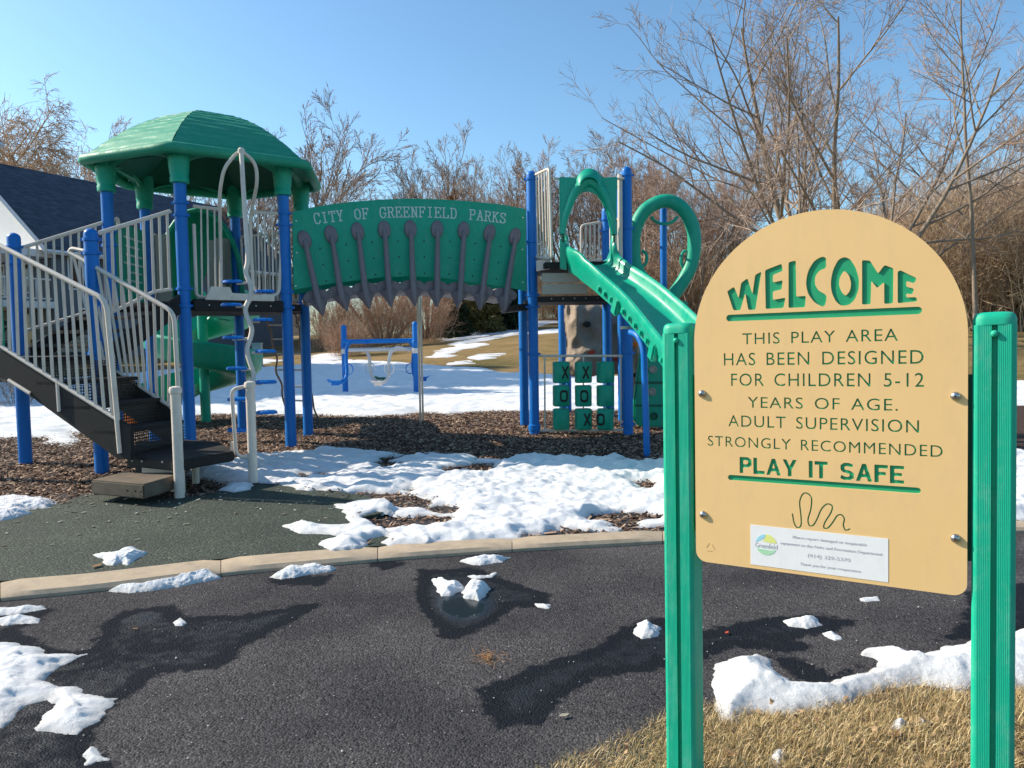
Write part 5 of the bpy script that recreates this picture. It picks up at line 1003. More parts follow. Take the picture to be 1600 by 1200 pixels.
# tic-tac-toe panel
tt = thing('tic_tac_toe_panel', 'tic-tac-toe panel of nine turning green blocks marked X and O', 'play panel', (0.87, 9.57, 0))
tV = lambda x, y, o=0: VP(x, y, Cp+np.array([0, -o]), Dp+np.array([0, -o]))
tube('top_bar', [tV(840, 556), tV(982, 556)], 0.016, M['tan'], tt, 8); tube('bottom_bar', [tV(840, 673), tV(982, 672)], 0.016, M['tan'], tt, 8)
for x in (851.5, 970.5): tube('side_bar', [tV(x, 673), tV(x-0.5, 556)], 0.011, M['tan'], tt, 8)
marks = [['X', 'X', ''], ['O', 'O', ''], ['', 'X', 'O']]; ang = [[22, 14, 40], [20, 6, 35], [5, 18, -28]]
for ci, x in enumerate((877, 911.5, 946)):
    tube('axle', [tV(x, 673), tV(x, 556)], 0.009, M['tan'], tt, 8)
    for ri, (ya, yb) in enumerate(((565, 598), (602, 634.5), (638.5, 670.5))):
        a = tV(x, yb); b = tV(x, ya); hh = b[2]-a[2]; w2 = 0.104; A_ = R(ang[ri][ci]*0.5); mb = MB(); nC = 28; rows = []
        for z, ins_ in ((0, 0.012), (0.012, 0.0), (hh-0.012, 0.0), (hh, 0.012)):
            ring = []
            for q in range(nC):
                t = 2*math.pi*q/nC; c, s = math.cos(t), math.sin(t); pw = 4.0; rad = (abs(c)**pw+abs(s)**pw)**(-1/pw)*(w2-ins_); xx, yy = rad*c, rad*s*0.8; ring.append((a[0]+xx*math.cos(A_)-yy*math.sin(A_), a[1]+xx*math.sin(A_)+yy*math.cos(A_), a[2]+z))
            rows.append(ring)
        mb.strip(rows, closed_u=True); mb.f.append(tuple(range(nC-1, -1, -1))); mb.f.append(tuple(3*nC+i for i in range(nC))); blk = mb.build('block', M['green'], tt, True)
        mk = marks[ri][ci]
        if mk:
            dx = {(0, 0): 0.03, (0, 1): 0.015, (1, 0): 0.015, (1, 1): 0, (2, 1): 0.03, (2, 2): -0.05}[(ri, ci)]
            fx = np.array([math.cos(A_), math.sin(A_), 0]); fn_ = np.array([math.sin(A_), -math.cos(A_), 0]); cc = np.array([a[0], a[1], a[2]+hh/2])+fn_*(w2*0.8+0.001)+fx*dx; m2 = MB()
            if mk == 'X':
                for sg in (-1, 1):
                    t = np.array([*(fx[:2]*0.42), sg*0.9]); t /= np.linalg.norm(t); m2.box(cc+fn_*(0.0015 if sg > 0 else 0.0), (0.17, 0.022, 0.006), ax=(t, np.cross(fn_, t), fn_))
            else:
                rr_ = [[cc+fx*(0.052*s1)*c2+np.array([0, 0, 1])*0.078*s1*s2+fn_*d_ for (s1, d_) in ((1.0, 0.003), (0.62, 0.003), (0.62, -0.002), (1.0, -0.002))] for c2, s2 in [(math.copysign(abs(math.cos(t))**.6, math.cos(t)), math.copysign(abs(math.sin(t))**.6, math.sin(t))) for t in np.linspace(0, 2*math.pi, 25)[:-1]]]
                m2.strip(rr_, closed_u=True, closed_v=True)
            m2.build('mark', M['dark'], blk)

# ------------------------------------------------------------------ wave slide
ws = thing('wave_slide', 'open green slide running down from the slide tower behind the sign', 'slide', (0.9, 9.2, 2.1))
cpts = [AY(921, 405, 9.35), AY(924, 412, 9.15), AY(941, 427, 8.95), AY(967, 446, 8.65), AY(997, 470, 8.25), AY(1028, 500, 7.85), AY(1060, 536, 7.4), AY(1100, 585, 6.85), AY(1135, 640, 6.3), AY(1160, 668, 5.9), AY(1185, 680, 5.65)]
cp = curve_pts(cpts, 6)
hwid = 0.28
rows = []; lips = [[], []]
hp_ = [(1.0, -0.10), (1.16, 0.0), (1.27, 0.08), (1.29, 0.125), (1.24, 0.155), (1.15, 0.165), (1.07, 0.15), (1.01, 0.11), (0.94, 0.045), (0.82, 0.0), (0.5, -0.025), (0.0, -0.03)]
prof = [(-q, h) for q, h in hp_]+[(q, h) for q, h in hp_[-2::-1]]+[(0.5, -0.12), (-0.5, -0.12)]
for i, p in enumerate(cp):
    a = cp[max(0, i-1)]; b = cp[min(len(cp)-1, i+1)]; t = b-a; th_ = np.array([t[0], t[1], 0]); th_ /= np.linalg.norm(th_); t /= np.linalg.norm(t)
    sdv = np.array([-th_[1], th_[0], 0])*-1; sdv = np.array([th_[1], -th_[0], 0]); upv = np.cross(sdv, t); upv = upv if upv[2] > 0 else -upv
    rise = 1.0+0.9*math.exp(-i/4.0); rows.append([p+sdv*q*hwid*(0.88 if abs(q) > 1 else 0.92)+upv*h*rise for q, h in prof]); lips[0].append((p, sdv, upv, t))
mb = MB().strip(rows, closed_u=True); mb.f.append(tuple(range(len(prof)))); mb.f.append(tuple(len(mb.v)-len(prof)+i for i in range(len(prof)))); mb.build('chute', M['green_slide'], ws, True)
for i in range(9, len(cp)-10, 2):
    p, sdv, upv, t = lips[0][i]
    big = i in (13, 25, 37)
    for sg in ((-1, 1) if i > 18 else (-1,)):
        c = p+sdv*sg*hwid*1.05-upv*0.01; MB().box(c-upv*(0.0 if not big else 0.02), (0.085 if not big else 0.12, 0.04 if not big else 0.07, 0.085 if not big else 0.19), ax=(t, sdv, upv)).build('rib' if not big else 'bracket_rib', M['green_slide'], ws, bevel=0.018)
# hood
hV = lambda x, y, o=0: AY(x, y, 9.12-o)
hp = [(874, 276), (899, 277), (906, 270), (913, 264), (922, 263), (931, 266), (938, 273), (944, 277), (965, 276), (964, 320), (964, 367), (955, 368), (953, 355), (949, 336), (941, 316), (932, 304), (921, 299), (911, 300), (903, 306), (893, 322), (886, 340), (883, 358), (882, 367), (875, 368)]
MB().prism([hV(*p) for p in hp], (0, 0.05, 0)).build('hood', M['green_slide'], ws, bevel=0.01)
rows = []
ar = [(879, 366), (882, 345), (888, 325), (897, 303), (908, 289), (921, 283), (934, 290), (945, 306), (952, 325), (957, 345), (960, 366)]
tube('hood_arch', curve_pts([hV(*p, 0.0) for p in ar], 5), list(0.035+0.03*np.sin(np.linspace(0, math.pi, 51))**2), M['green_slide'], ws, 12)
rows = []
for t in np.linspace(0, 1, 7):
    rows.append([hV(921+(22-8*t)*math.cos(a_), 290-(27-14*t)*math.sin(a_), 0.10*math.sin(t*math.pi/2)) for a_ in np.linspace(0, math.pi, 15)])
MB().strip(rows).build('hood_crown', M['green_slide'], ws, True)
for x in (880, 960): tube('hood_pin', [hV(x, 366), hV(x, 378)], 0.018, M['green_dark'], ws, 8)
MB().prism([hV(875, 372), hV(884, 374), hV(886, 422), hV(875, 420)], (0, 0.06, 0)).build('side_plate', M['green_slide'], ws, bevel=0.01)
# support leg
lg = G(1011, 708, 0); tube('support_leg', bend([AY(985, 519, 8.0), AY(997, 523, 7.85), AY(1006, 545, 7.76), lg-np.array([0, 0, 0.05])], 0.16, 7), 0.034, M['blue'], ws, 12)
MB().box(AY(978, 512, 8.05), (0.10, 0.10, 0.03)).build('leg_bracket', M['steel'], ws)

# ------------------------------------------------------------------ loop climber
lc_ = thing('loop_climber', 'green teardrop loop climber with blue pole right of the slide', 'climber', (1.9, 9.9, 0))
ring = [(993, 416), (990, 382), (994, 353), (1010, 327), (1038, 314), (1062, 322), (1078, 343), (1085, 372), (1081, 410), (1067, 440), (1050, 464), (1041, 478), (1030, 464), (1008, 440)]
LV = lambda x, y, o=0: AY(x, y, 9.75-o)
tube('loop', curve_pts([LV(*p) for p in ring], 6, closed=True), 0.088, M['green'], lc_, 16, closed=True)
for c in ((1038, 332, 22, 18, 200, 340), (1003, 404, 8, 12, -90, 90), (1072, 406, 8, 14, 90, 270)):
    tube('hand_grip', [LV(c[0]+c[2]*math.cos(R(a_)), c[1]-c[3]*math.sin(R(a_))) for a_ in np.linspace(c[4], c[5], 9)], 0.02, M['green'], lc_, 8)
pp_ = AY(1037, 500, 10.0); post('pole', pp_[0], pp_[1], -0.1, AY(1036, 322, 10.0)[2], lc_, 0.045)
pan_ = [(1018, 470), (1010, 500), (1002, 545), (995, 590), (990, 630), (990, 655), (998, 667), (1090, 668), (1085, 560), (1075, 470)]
gp = MB().prism([AY(x, y, 9.9-0.0) for x, y in pan_], (0, 0.12, 0)).build('climbing_panel', M['green'], lc_, bevel=0.02)
for x, y in ((1020, 577), (1019, 612), (1022, 650), (1050, 560), (1052, 600), (1055, 640)):
    MB().lathe(AY(x, y, 9.895), [(0.05, -0.002), (0.052, 0.012), (0.04, 0.018), (0.034, 0.006), (0.01, 0.004)], 16, ax=((1, 0, 0), (0, 0, 1), (0, -1, 0))).build('foot_hold', M['tan_dk'] if x < 1021 else M['green_dark'], gp, True)
for y0_, y1_ in ((596, 600), (632, 635)): MB().prism([AY(992, y0_, 9.89), AY(1088, y0_, 9.89), AY(1088, y1_, 9.89), AY(992, y1_, 9.89)], (0, 0.02, 0)).build('seam', M['green_dark'], gp)

# ------------------------------------------------------------------ rock wall
rw = thing('rock_climber', 'tan moulded rock climbing wall with coloured holds behind the slide tower', 'climber', (1.2, 11.4, 0))
ol = [(882, 470), (912, 468), (960, 470), (1000, 474), (1004, 540), (1002, 600), (998, 668), (986, 668), (984, 600), (974, 586), (960, 584), (945, 580), (930, 586), (915, 592), (895, 588), (884, 574), (886, 540), (882, 505)]
Yr = 11.3; pw = np.array([AY(x, y, Yr) for x, y in ol]); res = 0.014
xs = np.arange(pw[:, 0].min()-.06, pw[:, 0].max()+.06, res); zs = np.arange(pw[:, 2].min()-.06, pw[:, 2].max()+.06, res); X, Z = np.meshgrid(xs, zs)
d = sdf(X, Z, pw[:, [0, 2]])+fbm(X*5, Z*5)*0.05; bul = 0.22*(1-np.exp(-np.clip(d, 0, None)/0.08)); ridge = np.abs(fbm(X*2.6+3, Z*1.6, 3))*0.55
Yf = Yr-bul+ridge*sstep(0, .1, d); k = d > -0.02; fm = k[:-1, :-1] & k[1:, 1:] & k[1:, :-1] & k[:-1, 1:]
Yf = np.where(d < 0.0, Yr, Yf)
V = np.stack([X.ravel(), Yf.ravel(), Z.ravel()], 1); F = gridfaces(*X.shape, mask=fm); V2 = V.copy(); V2[:, 1] = Yr+0.02+0.22*(1-np.exp(-np.clip(d.ravel(), 0, None)/0.08)); F2 = F[:, ::-1]+len(V)
link('rock_shell', npmesh('rock', np.concatenate([V, V2]), np.concatenate([F, F2])), M['rock'], rw, smooth=True)
for x, y, m_ in ((917, 507, 'dark'), (924, 550, 'red'), (992, 538, 'orange'), (995, 586, 'dark'), (950, 500, 'dark'), (965, 560, 'red')):
    q = AY(x, y, 11.14); mb = MB(); rows = [[q+np.array([rr*math.cos(t)*1.3, -h, rr*math.sin(t)]) for t in np.linspace(0, 6.283, 11)[:-1]] for rr, h in ((0.04, -0.02), (0.045, 0.03), (0.035, 0.05), (0.012, 0.058))]; mb.strip(rows, closed_u=True); mb.f.append(tuple(range(30, 40))); mb.build('climbing_hold', M[m_], rw, True)

# ------------------------------------------------------------------ four-seat see-saw
sw = thing('four_seat_rocker', 'blue and pale grey four seat rocker standing on the snowy lawn', 'seesaw', (-2.9, 16.6, 0))
w1 = G(540, 617, 0); w2_ = G(651, 618, 0); z0 = float(ter(w1[0], w1[1]))
post('post', w1[0], w1[1], z0-0.1, 1.56, sw); post('post', w2_[0], w2_[1], z0-0.1, 1.60, sw)
sV = lambda x, y, o=0: AY(x, y, 16.6-o)
M['tan_lt'] = mat('pale_grey_coat', (0.62, 0.56, 0.53), 0.4, (0.7, 0.64, 0.6), 6, 0.6)
tube('upper_beam', [sV(536, 534), sV(648, 532)], 0.05, M['blue_lt'], sw, 12); tube('lower_beam', [sV(540, 547), sV(648, 545)], 0.045, M['tan_lt'], sw, 12)
for q, c_m in ((w1, 'tan_lt'), (w2_, 'tan_lt')):
    MB().lathe((q[0], q[1], 0.92), [(0.07, 0), (0.075, 0.01), (0.075, 0.10), (0.07, 0.11)], 16).build('collar', M[c_m], sw, True)
    MB().lathe((q[0], q[1], 1.06), [(0.07, 0), (0.076, 0.01), (0.076, 0.13), (0.07, 0.14)], 16).build('collar', M['blue'], sw, True)
def arm(P, o0, o1, m_, seat=None):
    pts = [sV(x, y, o0+(o1-o0)*i/(len(P)-1)) for i, (x, y) in enumerate(P)]; a = tube('rocker_arm', curve_pts(pts, 5), 0.038, M[m_], sw, 10); return pts
arm([(575, 535), (555, 533), (543, 540), (541, 560), (542, 585), (536, 596), (526, 599)], 0.1, 0.9, 'blue'); arm([(640, 534), (646, 545), (645, 570), (648, 588), (658, 594)], -0.1, -0.8, 'blue')
arm([(560, 547), (572, 549), (577, 560), (579, 580), (585, 592), (598, 594)], -0.1, -0.6, 'tan_lt'); arm([(640, 547), (622, 543), (611, 550), (607, 570), (607, 588), (600, 597), (590, 598)], 0.1, 0.8, 'tan_lt')
def seat(x, y, o, m_):
    c = sV(x, y, o); rows = [[c+np.array([xx, yy, zz]) for xx, zz in ((-0.16, 0.035), (-0.13, 0.02), (-0.06, 0.0), (0, 0.01), (0.06, 0.0), (0.13, 0.02), (0.16, 0.035), (0.10, -0.03), (0, -0.03), (-0.10, -0.03))] for yy in (-0.13, -0.06, 0.06, 0.13)]
    mb = MB().strip(rows, closed_u=True); mb.f.append(tuple(range(10))); mb.f.append(tuple(30+i for i in range(10))); s_ = mb.build('seat', M[m_], sw, True); MB().box(c-np.array([0, 0, 0.06]), (0.16, 0.06, 0.07)).build('seat_bracket', M[m_], s_)
seat(524, 595, 0.9, 'blue'); seat(661, 589, -0.8, 'blue'); seat(597, 590, -0.6, 'green_dark'); seat(591, 596, 0.8, 'tan_lt')
for x, y, o, m_ in ((544, 577, .7, 'blue'), (641, 576, -.6, 'blue'), (578, 575, -.4, 'tan_lt'), (608, 576, .6, 'tan_lt')):
    tube('handle_ring', [sV(x, y, o)+np.array([0.10*math.cos(t), 0, 0.115*math.sin(t)]) for t in np.linspace(0, 6.283, 17)[:-1]], 0.011, M[m_], sw, 6, closed=True)

# ------------------------------------------------------------------ trees
def batch_tubes(pts, rad, sides, rg):
    B, N, _ = pts.shape; t = np.gradient(pts, axis=1); t /= np.linalg.norm(t, axis=2, keepdims=True)+1e-9
    ref = rg.normal(size=(B, 1, 3)); u = np.cross(t, np.broadcast_to(ref, t.shape)); u /= np.linalg.norm(u, axis=2, keepdims=True)+1e-9; v = np.cross(t, u)
    a = np.linspace(0, 2*math.pi, sides+1)[:-1]; V = pts[:, :, None]+rad[:, :, None, None]*(u[:, :, None]*np.cos(a)[None, None, :, None]+v[:, :, None]*np.sin(a)[None, None, :, None])
    i = np.arange(B*N*sides).reshape(B, N, sides); j = np.roll(i, -1, axis=2); F = np.stack([i[:, :-1], j[:, :-1], j[:, 1:], i[:, 1:]], -1).reshape(-1, 4); return V.reshape(-1, 3), F
def walk(P, D, Ln, n, wig, trop, rg, gust=0):
    pts = [P]; d = D.copy(); ds = [d]
    for _ in range(n):
        d = d+rg.normal(0, wig, d.shape); d[:, 2] += trop; d[:, 0] += gust; d /= np.linalg.norm(d, axis=1, keepdims=True); P = P+d*(Ln/n)[:, None]; pts.append(P); ds.append(d)
    return np.stack(pts, 1), np.stack(ds, 1)
def grow(seed, H, stems=1, spread=0.25, levels=(9, 8, 7, 5), ang=(0.75, 0.7, 0.7, 0.7), ratio=(0.55, 0.5, 0.5, 0.55), trunk_r=0.16, t0=0.3, trop=(0.05, 0.02, 0.012, -0.01, 0), wig=0.075, minr=0.006, gust=0, stem_len=0.8, droop=0, taper=0.22):
    rg = np.random.default_rng(seed); a = rg.uniform(0, 6.28, stems)+np.arange(stems)*6.28/stems; sp = spread*rg.uniform(0.5, 1.2, stems) if stems > 1 else np.zeros(1)+0.04
    D = np.stack([np.cos(a)*np.sin(sp), np.sin(a)*np.sin(sp), np.cos(sp)], 1); P = np.stack([np.cos(a)*0.12*(stems > 1), np.sin(a)*0.12*(stems > 1), -0.3*np.ones(stems)], 1)
    Ln = H*stem_len*rg.uniform(0.85, 1.1, stems); r0 = trunk_r*rg.uniform(0.7, 1.1, stems); out = []
    pts, ds = walk(P, D, Ln, 12, wig*0.5, trop[0], rg); rad = r0[:, None]*np.linspace(1, taper, 13)[None]**0.9; out.append((pts, rad, 8))
    for L_, (k, an, ra) in enumerate(zip(levels, ang, ratio)):
        B, N = pts.shape[:2]; k_ = k; par = np.repeat(np.arange(B), k_); lo = t0 if L_ == 0 else 0.18; t = lo+(1-lo)*((np.tile(np.arange(k_), B)+rg.random(B*k_))/k_); t = np.clip(t, 0, 0.99)
        f = t*(N-1); i0 = f.astype(int); fr = (f-i0)[:, None]; Pn = pts[par, i0]*(1-fr)+pts[par, i0+1]*fr; Dn = ds[par, i0]; rn = rad[par, i0]*0.62
        pr = rg.normal(size=Dn.shape); pr -= Dn*(pr*Dn).sum(1, keepdims=True); pr /= np.linalg.norm(pr, axis=1, keepdims=True); an_ = an*rg.uniform(0.6, 1.25, len(t))[:, None]
        Dn = Dn*np.cos(an_)+pr*np.sin(an_); Dn[:, 2] += 0.06 if L_ < 3 else 0; Dn /= np.linalg.norm(Dn, axis=1, keepdims=True)
        Ln = Ln[par]*ra*(1.15-0.65*t)*rg.uniform(0.65, 1.3, len(t)); n_ = 8 if L_ == 0 else (6 if L_ == 1 else (4 if L_ == 2 else 2))
        pts, ds = walk(Pn, Dn, Ln, n_, wig*(1+0.25*L_), (trop[min(L_+1, len(trop)-1)]-(droop if L_ >= 2 else 0)), rg, gust if L_ >= 2 else 0)
        rn = np.maximum(rn, minr*1.25); rad = np.maximum(rn[:, None]*np.linspace(1, 0.35, n_+1)[None], minr*(1 if L_ < 3 else 0.8)); out.append((pts, rad, 6 if L_ == 0 else (4 if L_ == 1 else 3)))
    def mk(sub):
        Vs, Fs, o = [], [], 0
        for p, r_, s_ in sub: v, f_ = batch_tubes(p, r_, s_, rg); Vs.append(v); Fs.append(f_+o); o += len(v)
        return npmesh('branches', np.concatenate(Vs), np.concatenate(Fs))
    return mk(out[:2]), mk(out[2:])
def tree(name, mesh, loc, rz, sc_, label, cat='tree', group=None, mats=('bark', 'twig'), lean=0):
    t = thing(name, label, cat, (0, 0, 0), group); a, b = mesh
    for m_, nm, me in ((mats[0], 'trunk', a), (mats[1], 'crown', b)):
        if len(me.materials) == 0: me.materials.append(None)
        o = link(nm, me, None, t); o.material_slots[0].link = 'OBJECT'; o.material_slots[0].material = M[m_]
    t.location = (loc[0], loc[1], float(ter(loc[0], loc[1]))-0.05); t.rotation_euler = (0, lean, rz); t.scale = (sc_, sc_, sc_) if not hasattr(sc_, '__len__') else sc_; return t
bigm = grow(14, 15.0, 8, 0.78, (8, 7, 7, 4), wig=0.06, trunk_r=0.15, t0=0.22, minr=0.0065, gust=0.03, stem_len=0.95)
p = GT(1290, 497); Yb = 31.0; bx = AY(1300, 500, Yb)[0]
tree('maple_tree', bigm, (bx, Yb), 0.6, 0.92, 'largest bare tree with many spreading trunks rising behind the sign', mats=('bark', 'twig'))
m2 = grow(12, 14.0, 1, 0.2, (12, 7, 6, 4), trunk_r=0.12, t0=0.25, minr=0.0065, stem_len=0.95, ang=(0.8, .7, .7, .7))
tree('bare_tree', m2, (AY(1530, 500, 29)[0], 29), 1.2, 1.0, 'tall single trunked bare tree at the right edge above the thicket', mats=('bark', 'twig_red'))
ma = grow(21, 9.0, 7, 0.72, (8, 7, 6, 4), wig=0.05, ang=(.5, .55, .6, .6), trunk_r=0.11, t0=0.25, minr=0.0075, stem_len=0.9)
mb_ = grow(22, 9.0, 1, 0.3, (13, 8, 7, 4), wig=0.06, trunk_r=0.15, t0=0.22, minr=0.0075, stem_len=0.92, ang=(0.85, .7, .7, .7))
mc = grow(23, 9.0, 4, 0.55, (9, 7, 7, 4), wig=0.055, ang=(.6, .6, .6, .6), trunk_r=0.12, t0=0.2, minr=0.0075, stem_len=0.92)
mw = grow(24, 10.0, 2, 0.5, (9, 8, 8, 5), trunk_r=0.22, t0=0.25, minr=0.008, stem_len=0.7, droop=0.22, ang=(0.9, .8, .8, .7), ratio=(.7, .6, .6, .8))
def at(px, Y): return (AY(px, 500, Y)[0], Y)
def hs(top, Y, px, nat):                     # scale so that the crown's top meets row top
    z = AY(px, top, Y)[2]-float(ter(AY(px, 500, Y)[0], Y)); return z/nat
tr = [('willow_tree', mw, 20, 60, 150, 9.0, 0.2, 'leftmost golden willow behind the dark shingled roof', 'golden willows behind the left house', ('bark_gold', 'twig_gold')),
      ('willow_tree', mw, 95, 62, 165, 9.0, 2.4, 'second golden willow from the left, above the roof ridge', 'golden willows behind the left house', ('bark_gold', 'twig_gold')),
      ('willow_tree', mc, 165, 64, 180, 9.5, 4.0, 'third tree from the left, reaching to the green play roof', 'golden willows behind the left house', ('bark', 'twig_gold')),
      ('bare_tree', ma, 355, 52, 235, 9.5, 0.9, 'bare tree seen below the domed roof between its posts', 'bare trees behind the tower', ('bark', 'twig')),
      ('bare_tree', mc, 440, 58, 180, 9.5, 1.9, 'bare tree rising just right of the domed roof', 'bare trees behind the tower', ('bark', 'twig')),
      ('bare_tree', ma, 668, 50, 222, 9.5, 0.4, 'broad bare tree fanning out above the middle of the bridge', 'bare trees behind the bridge', ('bark', 'twig')),
      ('bare_tree', ma, 745, 60, 238, 9.5, 2.9, 'bare tree above the word PARKS on the bridge', 'bare trees behind the bridge', ('bark', 'twig')),
      ('bare_tree', ma, 600, 52, 250, 9.5, 2.0, 'lower bare tree above the letters OF on the bridge', 'bare trees behind the bridge', ('bark', 'twig')),
      ('bare_tree', mb_, 850, 66, 235, 9.5, 1.1, 'bare tree between the bridge and the green slide hood', 'bare trees behind the slide tower', ('bark', 'twig')),
      ('bare_tree', mc, 925, 62, 205, 9.5, 3.3, 'bare tree seen through the arch of the slide hood', 'bare trees behind the slide tower', ('bark', 'twig')),
      ('bare_tree', mb_, 1000, 56, 228, 9.5, 5.1, 'brownish bare tree between slide hood and green loop', 'bare trees behind the slide tower', ('bark_gold', 'twig_red')),
      ('bare_tree', ma, 1062, 58, 215, 9.5, 4.2, 'reddish bare tree behind the green loop climber', 'bare trees behind the slide tower', ('bark', 'twig_red')),
      ('bare_tree', mb_, 1160, 60, 268, 9.5, 0.7, 'slender dark bare tree just left of the sign panel', 'bare trees behind the slide tower', ('bark', 'twig')),
      ('bare_tree', mc, 1110, 66, 240, 9.5, 2.2, 'bare tree in the gap between loop climber and sign', 'bare trees behind the slide tower', ('bark', 'twig')),
      ('bare_tree', ma, 885, 70, 240, 9.5, 5.5, 'bare tree behind the tan rail beside the slide hood', 'bare trees behind the slide tower', ('bark', 'twig_red')),
      ('bare_tree', mc, 965, 70, 222, 9.5, 0.2, 'bare tree behind the right edge of the slide hood', 'bare trees behind the slide tower', ('bark_gold', 'twig')),
      ('bare_tree', mb_, 1035, 68, 235, 9.5, 1.7, 'bare tree behind the blue pole of the loop climber', 'bare trees behind the slide tower', ('bark', 'twig')),
      ('bare_tree', mc, 1085, 54, 262, 9.5, 5.9, 'lower bare tree at the right rim of the green loop', 'bare trees behind the slide tower', ('bark', 'twig_red')),
      ('bare_tree', ma, 805, 72, 240, 9.5, 3.6, 'bare tree just left of the tall blue post by the bridge', 'bare trees behind the slide tower', ('bark', 'twig')),
      ('bare_tree', mc, 1420, 46, 200, 9.5, 2.7, 'bare tree half hidden behind the largest tree', 'bare trees above the thicket', ('bark', 'twig')),
      ('bare_tree', mb_, 1590, 44, 130, 9.5, 3.9, 'bare tree cut off by the right edge of the photo', 'bare trees above the thicket', ('bark', 'twig_red'))]
for nm, me_, px, Y, top, nat, rz, lab, grp, ms in tr:
    s_ = hs(top+(14 if 580 < px < 1000 else 0), Y, px, nat*1.0); tree(nm, me_, at(px, Y), rz, (s_*0.95, s_*0.95, s_), lab, 'tree', grp, ms)

# bushes and thickets
def bushmesh(seed, n, rad, H, kids=5, k2=4, r_=0.008, spread=0.5):
    rg = np.random.default_rng(seed); a = rg.uniform(0, 6.28, n); q = rad*np.sqrt(rg.random(n)); P = np.stack([q*np.cos(a), q*np.sin(a), -0.1*np.ones(n)], 1); sp = spread*rg.random(n)+0.05; a2 = a+rg.normal(0, 0.6, n)
    D = np.stack([np.cos(a2)*np.sin(sp), np.sin(a2)*np.sin(sp), np.cos(sp)], 1); Ln = H*rg.uniform(0.6, 1.05, n); out = []
    pts, ds = walk(P, D, Ln, 5, 0.12, 0.02, rg); rad_ = np.linspace(1, .45, 6)[None]*r_*rg.uniform(1, 1.8, n)[:, None]; out.append((pts, rad_))
    for k, ra in ((kids, 0.42), (k2, 0.5)):
        B, N = pts.shape[:2]; par = np.repeat(np.arange(B), k); t = 0.25+0.74*rg.random(B*k); f = t*(N-1); i0 = f.astype(int); fr = (f-i0)[:, None]; Pn = pts[par, i0]*(1-fr)+pts[par, i0+1]*fr; Dn = ds[par, i0]+rg.normal(0, 0.55, (B*k, 3)); Dn /= np.linalg.norm(Dn, axis=1, keepdims=True)
        Ln = Ln[par]*ra*rg.uniform(0.6, 1.3, B*k); pts, ds = walk(Pn, Dn, Ln, 2, 0.12, 0.03, rg); out.append((pts, np.linspace(1, .5, 3)[None]*r_*0.8*np.ones(B*k)[:, None]))
    Vs, Fs, o = [], [], 0
    for p_, r2 in out: v, f_ = batch_tubes(p_, r2, 3, rg); Vs.append(v); Fs.append(f_+o); o += len(v)
    return np.concatenate(Vs), np.concatenate(Fs)
bv, bf = bushmesh(5, 120, 1.0, 2.1, 6, 5, 0.0055); bmesh1 = npmesh('bush', bv, bf); bv2, bf2 = bushmesh(6, 100, 0.8, 2.0, 6, 5, 0.0055, 0.75); bmesh2 = npmesh('bush', bv2, bf2)
for i, (px, py, top, wpx, lab) in enumerate([(517, 548, 472, 62, 'leftmost reddish bare bush behind the rocker'), (560, 546, 458, 70, 'second reddish bush from the left behind the rocker'), (612, 543, 452, 72, 'middle reddish bush behind the rocker and steel pole'), (662, 536, 452, 74, 'rightmost reddish bush beside the dark evergreen'), (540, 556, 505, 60, 'low spreading bush left of the rocker post')]):
    g = GT(px, py); o = link('bare_bush', bmesh1 if i % 2 == 0 else bmesh2, M['bush']); s_ = (AY(px, top, g[1])[2]-g[2])/2.0; o.location = g; o.scale = (wpx/FPX*g[1]/2.3, wpx/FPX*g[1]/2.3, s_); o.rotation_euler = (0, 0, i*1.3); tag(o, lab, 'bush', 'bare bushes behind the rocker')
g = GT(25, 636); o = link('bare_shrub', bmesh2.copy(), None); o.data.materials.clear(); o.data.materials.append(M['twig']); sv, sf = bushmesh(8, 26, 0.25, 1.1, 4, 4, 0.006, 1.0); o.data = npmesh('shrub', sv, sf); o.data.materials.append(M['twig']); o.location = g; o.scale = (0.9, 0.9, 0.75); tag(o, 'small open bare shrub in the snow behind the left stair post', 'shrub')
# thicket on the right, one dense mass
tv, tf = bushmesh(31, 230, 2.3, 6.2, 6, 4, 0.0125, 0.35); Vs, Fs, o_ = [], [], 0; rg = np.random.default_rng(5)
tri = tf
for px, Y, h_ in [(1385, 44, 0.62), (1410, 40, 0.72), (1450, 42, 0.85), (1475, 38, 0.8), (1510, 40, 0.95), (1535, 37, 0.85), (1570, 39, 1.0), (1600, 36, 0.92), (1640, 38, 1.05), (1690, 37, 1.05), (1750, 38, 1.0), (1350, 50, 0.75), (1310, 54, 0.7), (1430, 50, 0.95), (1500, 48, 1.1), (1580, 47, 1.2)]:
    x, y = at(px, Y); a = rg.uniform(0, 6.28); c, s = math.cos(a), math.sin(a); v = tv.copy(); v = np.stack([v[:, 0]*c-v[:, 1]*s, v[:, 0]*s+v[:, 1]*c, v[:, 2]*h_], 1); v += [x, y, float(ter(x, y))]; Vs.append(v); Fs.append(tri+o_); o_ += len(v)
tag(link('brush_thicket', npmesh('thicket', np.concatenate(Vs), np.concatenate(Fs)), M['thicket']), 'dense brown thicket of bare stems right of the sign', 'thicket', kind='stuff')
tv, tf = bushmesh(32, 150, 2.8, 5.0, 6, 4, 0.012, 0.45); Vs, Fs, o_ = [], [], 0
